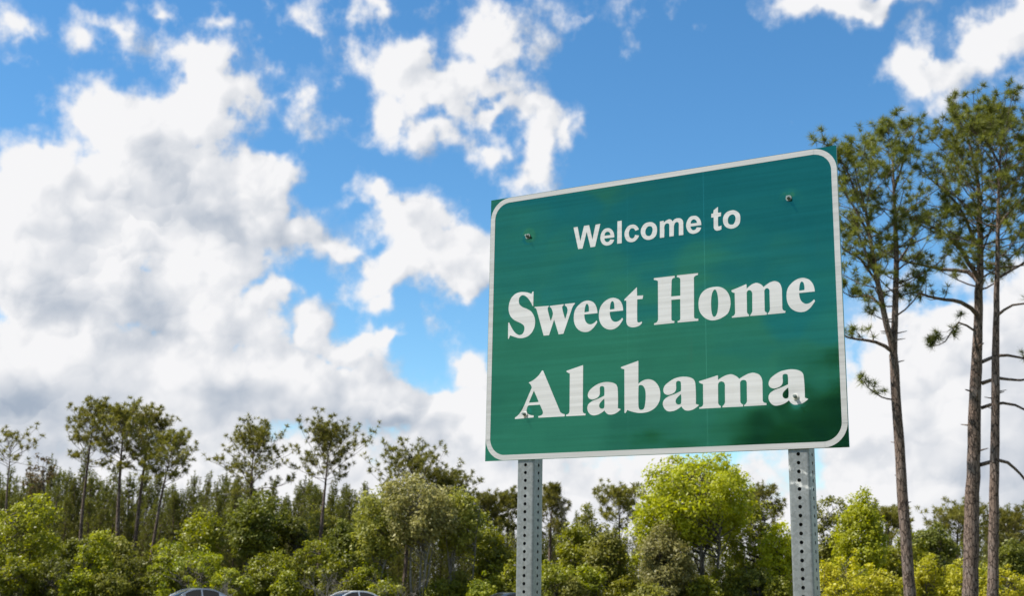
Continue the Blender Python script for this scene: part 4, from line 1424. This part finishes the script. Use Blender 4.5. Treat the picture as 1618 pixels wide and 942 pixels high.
# ---------------------------------------------------------------- broadleaf trees
def tree_at(label, px, top, Y, half, base_y, seed, mat, n=110, per=100, leaf=0.105, stems=1, shape='round', clump=0.75, name='leafy_tree', lean=0.0, tr=0.16, gap=0.0, bark=None):
    p = ground(px, Y)
    H = at(px, top, Y).z
    cb = max(0.3, at(px, base_y, Y).z)
    Rx = half / FPX * Y
    cl = clump * min(1.0, Rx / 2.2 + 0.25)
    ms = broadleaf_meshes(seed, H - cl * 0.45, max(0.4, Rx - cl * 0.55), cb, n, per, leaf, stems, shape, cl, LEAF[mat], lean, tr, gap, bark)
    return plant(name, label, ms, p, 0.0)


tree_at('large bright yellow-green spring tree under the middle of the sign', 1108, 712, 85, 110, 880, 1, 'spring', 330, 105, 0.115, 4, 'round', 0.92, tr=0.17, gap=0.25)
tree_at('shorter spring-green tree leaning out left of the big bright tree', 1045, 775, 87, 52, 905, 2, 'spring', 80, 90, 0.11, 2, 'round', 0.7)
tree_at('grey-green leafy tree standing before the big bright tree on its left', 1046, 826, 82, 42, 940, 3, 'silver', 80, 115, 0.10, 3, 'round', 0.7)
tree_at('yellow-green tree filling in behind the big bright tree on its right', 1180, 790, 90, 50, 925, 4, 'lime', 90, 100, 0.11, 2, 'round', 0.75)
tree_at('silvery olive tree left of the sign, at the left of three', 597, 776, 84, 58, 885, 5, 'olive', 100, 105, 0.105, 4, 'round', 0.75, gap=0.3, tr=0.14, bark=BARK_PALE)
tree_at('silvery olive tree, middle and tallest of the three left of the sign', 660, 752, 83, 62, 872, 6, 'silver', 115, 105, 0.105, 5, 'round', 0.75, gap=0.3, tr=0.15, bark=BARK_PALE)
tree_at('silvery olive tree nearest the sign of the three', 728, 768, 85, 50, 878, 7, 'olive', 90, 105, 0.105, 4, 'round', 0.7, gap=0.3, tr=0.14, bark=BARK_PALE)
tree_at('rounded yellow-green tree partly behind the right sign post', 1232, 822, 86, 34, 935, 8, 'spring', 70, 100, 0.105, 2, 'round', 0.7)
tree_at('cone-shaped bright lime tree right of the right sign post', 1366, 772, 87, 66, 930, 9, 'spring', 160, 110, 0.105, 2, 'cone', 0.8)
tree_at('dull olive tree just right of the right sign post', 1312, 790, 92, 36, 920, 10, 'olive', 70, 100, 0.105, 2, 'round', 0.7)
tree_at('dark oak with a rounded crown below the broad tall pine', 388, 772, 88, 54, 905, 12, 'dark', 110, 105, 0.11, 1, 'round', 0.75, tr=0.2)
tree_at('light green airy tree right of the four-pine group', 318, 798, 90, 46, 905, 13, 'green', 75, 95, 0.105, 2, 'round', 0.7, gap=0.3)
tree_at('green leafy tree at the left edge of the photo', 18, 788, 86, 62, 930, 14, 'green', 110, 100, 0.11, 2, 'round', 0.8)
tree_at('bushy green tree right of the narrow pointed pine', 912, 822, 88, 36, 925, 15, 'green', 70, 100, 0.105, 2, 'round', 0.65)
tree_at('olive many-stemmed tree left of the grey-green leafy tree', 962, 806, 86, 42, 930, 16, 'olive', 85, 100, 0.10, 4, 'round', 0.65, gap=0.3)
tree_at('mid green tree close to the left of the left sign post', 785, 836, 86, 34, 935, 17, 'green', 65, 100, 0.105, 2, 'round', 0.65)
tree_at('small brown-leaved tree beside the sparse pine at the left edge', 44, 715, 96, 26, 780, 18, 'brown', 26, 40, 0.10, 1, 'round', 0.55, gap=0.4)
tree_at('dusky green tree behind the yellow shrubs between the right trunks', 1478, 826, 92, 44, 925, 19, 'dark', 80, 100, 0.11, 2, 'round', 0.75)
tree_at('dark leafy tree behind the shrubs at the right edge', 1600, 842, 90, 48, 930, 20, 'dark', 80, 100, 0.11, 2, 'round', 0.75)
tree_at('green tree between the dark oak and the spreading pine', 452, 806, 90, 40, 915, 21, 'dark', 75, 100, 0.11, 2, 'round', 0.7)
tree_at('young green tree in front of the four-pine group', 120, 842, 89, 40, 925, 22, 'dark', 80, 100, 0.11, 2, 'round', 0.7)
tree_at('dusky tree under the spreading pine', 545, 825, 92, 38, 920, 23, 'dark', 70, 100, 0.11, 2, 'round', 0.7)
tree_at('half-hidden green tree behind the left sign post', 838, 842, 89, 30, 930, 24, 'dark', 60, 100, 0.105, 2, 'round', 0.65)

tree_at('green tree filling the gap left of the leaning pine', 72, 838, 92, 36, 925, 31, 'green', 70, 100, 0.115, 2, 'round', 0.8)
tree_at('olive tree between the trunks of the four-pine group', 172, 846, 93, 38, 925, 32, 'olive', 70, 100, 0.115, 2, 'round', 0.8)
tree_at('mid green tree behind the lower leaning pine trunk', 266, 842, 93, 34, 925, 33, 'green', 70, 100, 0.115, 2, 'round', 0.8)
tree_at('olive tree behind the trunk of the spreading pine', 500, 800, 98, 40, 925, 35, 'olive', 70, 100, 0.115, 2, 'round', 0.8)
tree_at('green tree directly under the corner of the sign', 770, 806, 92, 40, 930, 36, 'lime', 75, 100, 0.11, 2, 'round', 0.75)
tree_at('olive tree between the narrow pine and the flat-crowned pine', 925, 800, 96, 34, 925, 37, 'olive', 60, 100, 0.11, 2, 'round', 0.75)
tree_at('lime tree low between the lime cone tree and the forked trunk', 1436, 842, 90, 40, 930, 38, 'lime', 70, 100, 0.11, 2, 'round', 0.7)

# ---------------------------------------------------------------- shrubs along the road
SHRUBS = [  # px centre, top y, half width px, distance, leaf, shape, label
    (22, 868, 52, 77, 'lime', 'dome', 'yellow-green shrub in the bottom left corner'),
    (88, 872, 44, 78, 'dark', 'dome', 'green shrub second from the left edge'),
    (146, 834, 48, 79, 'lime', 'cone', 'tall pointed yellow-green shrub left of the leaning pine foot'),
    (205, 878, 40, 80, 'dark', 'dome', 'dark shrub at the feet of the four tall pines'),
    (252, 868, 34, 79, 'dark', 'cone', 'dark cone-shaped shrub left of the silver car'),
    (310, 862, 56, 78, 'lime', 'dome', 'broad yellow-green shrub right behind the silver car'),
    (368, 892, 38, 77, 'lime', 'dome', 'low yellow shrub just right of the silver car'),
    (425, 866, 44, 79, 'green', 'dome', 'green shrub below the dark oak, right side'),
    (482, 850, 44, 80, 'green', 'dome', 'tall green shrub below the spreading pine'),
    (532, 884, 34, 78, 'green', 'dome', 'green shrub left of the white car'),
    (580, 880, 36, 79, 'lime', 'dome', 'yellow-tinged shrub right behind the white car'),
    (700, 912, 34, 78, 'green', 'dome', 'low green shrub between the white car and the dark car'),
    (757, 910, 26, 76, 'lime', 'dome', 'low yellow-green shrub beside the dark car'),
    (806, 884, 30, 79, 'green', 'dome', 'green shrub behind the dark car'),
    (875, 886, 38, 78, 'green', 'dome', 'fresh green shrub just right of the left sign post'),
    (930, 892, 34, 79, 'lime', 'dome', 'yellow-green shrub between the post and the pale car'),
    (982, 900, 30, 80, 'green', 'dome', 'green shrub left behind the pale car'),
    (1024, 924, 20, 61, 'olive', 'dome', 'low olive shrub hiding the right half of the pale car'),
    (1078, 896, 34, 79, 'dark', 'dome', 'dark shrub under the big bright tree'),
    (1138, 886, 36, 79, 'green', 'dome', 'green shrub under the right half of the big bright tree'),
    (1195, 894, 34, 78, 'dark', 'dome', 'dark shrub left of the right sign post'),
    (1325, 872, 46, 76, 'yellow', 'dome', 'golden-yellow shrub just right of the right sign post'),
    (1402, 888, 40, 77, 'yellow', 'dome', 'golden-yellow shrub left of the forked pine trunk'),
    (1466, 876, 40, 77, 'yellow', 'dome', 'golden-yellow shrub right of the forked pine trunk'),
    (1520, 886, 34, 76, 'yellow', 'dome', 'golden-yellow shrub by the thick pine trunk'),
    (1590, 890, 46, 75, 'yellow', 'dome', 'golden-yellow shrub at the right edge of the photo'),
    (55, 900, 26, 79, 'dark', 'dome', 'small dark shrub between the two leftmost shrubs'),
    (116, 902, 24, 77, 'lime', 'dome', 'small yellow-green shrub left of the tall pointed one'),
    (178, 896, 26, 78, 'olive', 'dome', 'small olive shrub under the straight full-crowned pine'),
    (278, 902, 26, 80, 'olive', 'dome', 'small olive shrub behind the nose of the silver car'),
    (398, 904, 26, 78, 'dark', 'dome', 'small dark shrub below the oak trunk'),
    (455, 898, 28, 77, 'lime', 'dome', 'small yellow-green shrub left of the tall green shrub'),
    (508, 906, 24, 80, 'olive', 'dome', 'small olive shrub just left of the nose of the white car'),
    (612, 908, 26, 77, 'lime', 'dome', 'small yellow-green shrub right of the white car'),
    (730, 900, 26, 80, 'olive', 'dome', 'small olive shrub left of the low yellow-green one'),
    (905, 908, 24, 77, 'olive', 'dome', 'small olive shrub between the left post and the pale car'),
    (1108, 906, 26, 77, 'lime', 'dome', 'small yellow-green shrub below the bright tree stems'),
    (1168, 908, 24, 80, 'olive', 'dome', 'small olive shrub left of the dark shrub by the right post'),
    (1225, 900, 24, 77, 'green', 'dome', 'small green shrub touching the left side of the right post'),
    (1366, 896, 28, 79, 'lime', 'dome', 'small lime shrub below the lime cone tree'),
    (1494, 904, 22, 79, 'lime', 'dome', 'small lime shrub left of the thick pine trunk'),
    (1556, 900, 22, 78, 'lime', 'dome', 'small lime shrub seen between the thick and slim trunks'),
]
for i, (px, top, hw, Y, mat, shape, label) in enumerate(SHRUBS):
    Y = Y + 5 if Y > 70 else Y
    p = ground(px, Y)
    H = at(px, top, Y).z
    Rx = hw / FPX * Y
    ms = broadleaf_meshes(400 + i, H - 0.2, Rx * 0.86, 0.25, 62, 95, 0.085, 5, shape, 0.50, LEAF[mat], 0, 0.07)
    plant('shrub', label, ms, p, 0.0, cat='shrub')

bare_twigs('bare_shrub', 'leafless grey twiggy shrub left of the white car', ground(512, 80.5), at(512, 888, 80.5).z, 61, 6, 0.5)
bare_twigs('bare_shrub', 'leafless grey shrub among the silvery stems', ground(640, 82), at(640, 892, 82).z, 62, 5, 0.5)
bare_twigs('bare_tree', 'thin leafless snag between the narrow pine and the flat-crowned pine', ground(915, 92), at(915, 788, 92).z, 63, 1, 0.1, 'tree', 5)
bare_twigs('bare_shrub', 'leafless grey shrub right of the silver car', ground(352, 79.5), at(352, 905, 79.5).z, 64, 5, 0.5)

# trees across the verge behind the viewer: the sign mirrors them
back = broadleaf_meshes(900, 8.5, 3.2, 0.8, 120, 100, 0.13, 2, 'round', 0.85, LEAF['lime'])
for i, (a, d, s) in enumerate(((-147, 55, 1.4), (-141.5, 48, 1.3), (-137.0, 47, 1.40), (-133.6, 46, 1.30), (-130.6, 49, 1.16), (-127.8, 50, 1.00), (-125.0, 53, 0.92), (-121.5, 56, 0.88), (-117, 60, 0.8))):
    plant('verge_tree', f'leafy tree across the verge behind the viewer, {("first", "second", "third", "fourth", "fifth", "sixth", "seventh", "eighth", "ninth")[i]} from the south, mirrored in the sign', back,
          (math.sin(R(a)) * d, math.cos(R(a)) * d, 0), i * 1.3, (s, s, s), group='trees behind the viewer')

# ---------------------------------------------------------------- cars on the road beyond
GLASS_CAR = simple('car_glass', (0.014, 0.014, 0.013), 0.08, 0.0, 0.4)
TYRE = simple('tyre_rubber', (0.02, 0.02, 0.021), 0.85)
RIM = simple('alloy_rim', (0.55, 0.56, 0.57), 0.3, 0.9)
TRIM = simple('black_trim', (0.02, 0.02, 0.02), 0.5)
LAMP = simple('headlamp_glass', (0.7, 0.72, 0.74), 0.1, 0.0, 0.8)
TAIL = simple('tail_lamp', (0.35, 0.012, 0.012), 0.2)
PLATE = simple('licence_plate', (0.6, 0.6, 0.58), 0.5)


def loft(mb, rings, closed=True, caps=True):
    n = len(rings[0])
    V = np.concatenate([np.asarray(r, float) for r in rings])
    F = []
    for i in range(len(rings) - 1):
        for j in range(n if closed else n - 1):
            k = (j + 1) % n
            F.append((i * n + j, i * n + k, (i + 1) * n + k, (i + 1) * n + j))
    if caps:
        F.append(tuple(range(n))[::-1])
        F.append(tuple((len(rings) - 1) * n + j for j in range(n)))
    mb.add(V, F)


def car(label, paint, loc, rz, tall=0.0, long_=1.0):
    """a saloon facing -X; tall raises the body and roof for a bigger car"""
    root = empty('parked_car', loc, rz)
    root.scale = (0.97, 0.97, 0.94)
    tag(root, label, 'car', 'cars on the road beyond the sign')
    k = long_
    # lower body: stations along the length (x, half width, bottom, top)
    st = [(-2.30, 0.62, 0.30, 0.62), (-2.22, 0.76, 0.24, 0.70), (-1.95, 0.85, 0.22, 0.80), (-1.45, 0.89, 0.22, 0.88), (-0.95, 0.90, 0.22, 0.955),
          (0.0, 0.905, 0.21, 0.965), (1.0, 0.905, 0.22, 0.985), (1.65, 0.89, 0.23, 1.01), (2.05, 0.85, 0.26, 1.00), (2.28, 0.76, 0.30, 0.95), (2.34, 0.66, 0.36, 0.86)]
    rings = []
    for x, w, zb, zt in st:
        zt += tall * 0.75
        rings.append([(x * k, -w * 0.86, zb), (x * k, -w * 0.985, zb + 0.12), (x * k, -w, (zb + zt) * 0.52), (x * k, -w * 0.975, zt - 0.10), (x * k, -w * 0.88, zt - 0.015), (x * k, -w * 0.5, zt + 0.012),
                      (x * k, 0, zt + 0.02), (x * k, w * 0.5, zt + 0.012), (x * k, w * 0.88, zt - 0.015), (x * k, w * 0.975, zt - 0.10), (x * k, w, (zb + zt) * 0.52), (x * k, w * 0.985, zb + 0.12), (x * k, w * 0.86, zb)])
    mb = MB()
    loft(mb, rings)
    mb.build('body', paint, root, smooth=True)
    # glasshouse: roof line from the windscreen foot to the rear window foot
    ln = [(-1.12, 0.95), (-0.82, 1.14), (-0.50, 1.31), (-0.18, 1.415), (0.20, 1.455), (0.60, 1.455), (0.95, 1.425), (1.30, 1.33), (1.62, 1.18), (1.92, 1.02)]
    ln = [(x * k, z + tall * (0.75 + 0.25 * (z - 0.95) / 0.5)) for x, z in ln]
    belt = 0.955 + tall * 0.75
    def hw(z):
        return 0.80 - (z - belt) * 0.42
    def cross(i, lift=0.0, inset=1.0):
        x, z = ln[i]
        w = hw(z) * inset
        return [(x, -w, z + lift), (x, -w * 0.6, z + 0.022 + lift), (x, 0, z + 0.03 + lift), (x, w * 0.6, z + 0.022 + lift), (x, w, z + lift)]
    for nm, a, b, mt in (('windscreen', 0, 3, GLASS_CAR), ('roof', 3, 6, paint), ('rear_window', 6, 9, GLASS_CAR)):
        mb = MB()
        loft(mb, [cross(i) for i in range(a, b + 1)], closed=False, caps=False)
        mb.build(nm, mt, root, smooth=True)
    for s in (-1, 1):
        mb = MB()
        top = [(x, s * hw(z), z) for x, z in ln]
        bot = [(x, s * 0.82, belt - 0.03) for x, z in ln]
        loft(mb, [top, bot], closed=False, caps=False)
        # rails along the roof edge
        mb.tube([(x, s * (hw(z) + 0.004), z + 0.003) for x, z in ln], [0.022] * len(ln), 6)
        mb.build('side_frame', paint, root, smooth=True)
        for nm, x0, x1 in (('side_window', -0.70, 0.30), ('side_window', 0.40, 1.42)):
            xs_ = np.linspace(x0 * k, x1 * k, 7)
            zt = np.interp(xs_, [p[0] for p in ln], [p[1] for p in ln]) - 0.055
            zb = np.full(7, belt + 0.02)
            zt = np.maximum(zt, zb + 0.02)
            mb = MB()
            loft(mb, [[(x, s * (hw(z) + 0.012), z) for x, z in zip(xs_, zt)], [(x, s * (hw(z) + 0.018), z) for x, z in zip(xs_, zb)]], closed=False, caps=False)
            mb.build(nm, GLASS_CAR, root, smooth=True)
        mb = MB()
        mb.box(-0.98 * k, -0.80 * k, s * 0.88 - 0.02, s * 0.88 + 0.10 * (s > 0) + 0.02, belt + 0.02, belt + 0.15) if s > 0 else mb.box(-0.98 * k, -0.80 * k, -1.0, -0.86, belt + 0.02, belt + 0.15)
        mb.build('mirror', paint, root)
        mb = MB()
        mb.box(-2.27 * k, -2.02 * k, min(s * 0.50, s * 0.80), max(s * 0.50, s * 0.80), 0.60 + tall * 0.5, 0.74 + tall * 0.6)
        mb.build('headlight', LAMP, root)
        mb = MB()
        mb.box(2.20 * k, 2.335 * k, min(s * 0.45, s * 0.76), max(s * 0.45, s * 0.76), 0.74 + tall * 0.5, 0.90 + tall * 0.6)
        mb.build('tail_light', TAIL, root)
        for x in (-1.42, 1.36):
            y = s * 0.80
            rr = 0.325 + tall * 0.15
            prof = [(0.20, -0.10), (rr - 0.03, -0.11), (rr, -0.07), (rr, 0.07), (rr - 0.03, 0.11), (0.20, 0.10)]
            mb = MB()
            rings = [[(x * k + r * math.cos(a), y + yy, rr + r * math.sin(a)) for r, yy in prof] for a in np.linspace(0, 2 * math.pi, 25)]
            loft(mb, rings, closed=False, caps=False)
            w = mb.build('wheel', TYRE, root, smooth=True)
            mb = MB()
            for q in range(5):
                a = q * 2 * math.pi / 5
                mb.tube([(x * k, y + s * 0.09, rr), (x * k + 0.21 * math.cos(a), y + s * 0.10, rr + 0.21 * math.sin(a))], [0.045, 0.03], 6)
            mb.tube([(x * k + 0.205 * math.cos(a), y + s * 0.095, rr + 0.205 * math.sin(a)) for a in np.linspace(0, 2 * math.pi, 21)], [0.018] * 21, 5)
            mb.build('rim', RIM, w)
    mb = MB()
    mb.box(-2.335 * k, -2.29 * k, -0.45, 0.45, 0.36, 0.56)
    mb.build('grille', TRIM, root)
    mb = MB()
    mb.box(2.335 * k, 2.36 * k, -0.16, 0.16, 0.56, 0.66)
    mb.build('licence_plate', PLATE, root)
    return root


def car_paint(name, col, metal=0.5):
    return simple(name, col, 0.28, metal, 0.5, coat=0.8)


def car_at(label, paint, px, Y, yaw, tall=0.0, long_=1.0):
    p = ground(px, Y)
    car(label, paint, (p.x, p.y, 0.006), R(yaw), tall, long_)


car_at('silver-blue saloon car at the lower left, half below the shrubs', car_paint('paint_silver_blue', (0.34, 0.38, 0.43)), 304, 74.5, 36)
car_at('white saloon car in front of the silvery trees', car_paint('paint_white', (0.80, 0.80, 0.79), 0.0), 551, 75.0, 38)
car_at('dark blue-grey car partly hidden by the left sign post', car_paint('paint_dark', (0.09, 0.11, 0.14)), 800, 74.0, 36, 0.06)
car_at('pale car nearly hidden by a low shrub, rightmost of the cars', car_paint('paint_pale', (0.62, 0.66, 0.72), 0.2), 1022, 75.0, 32, 0.05)
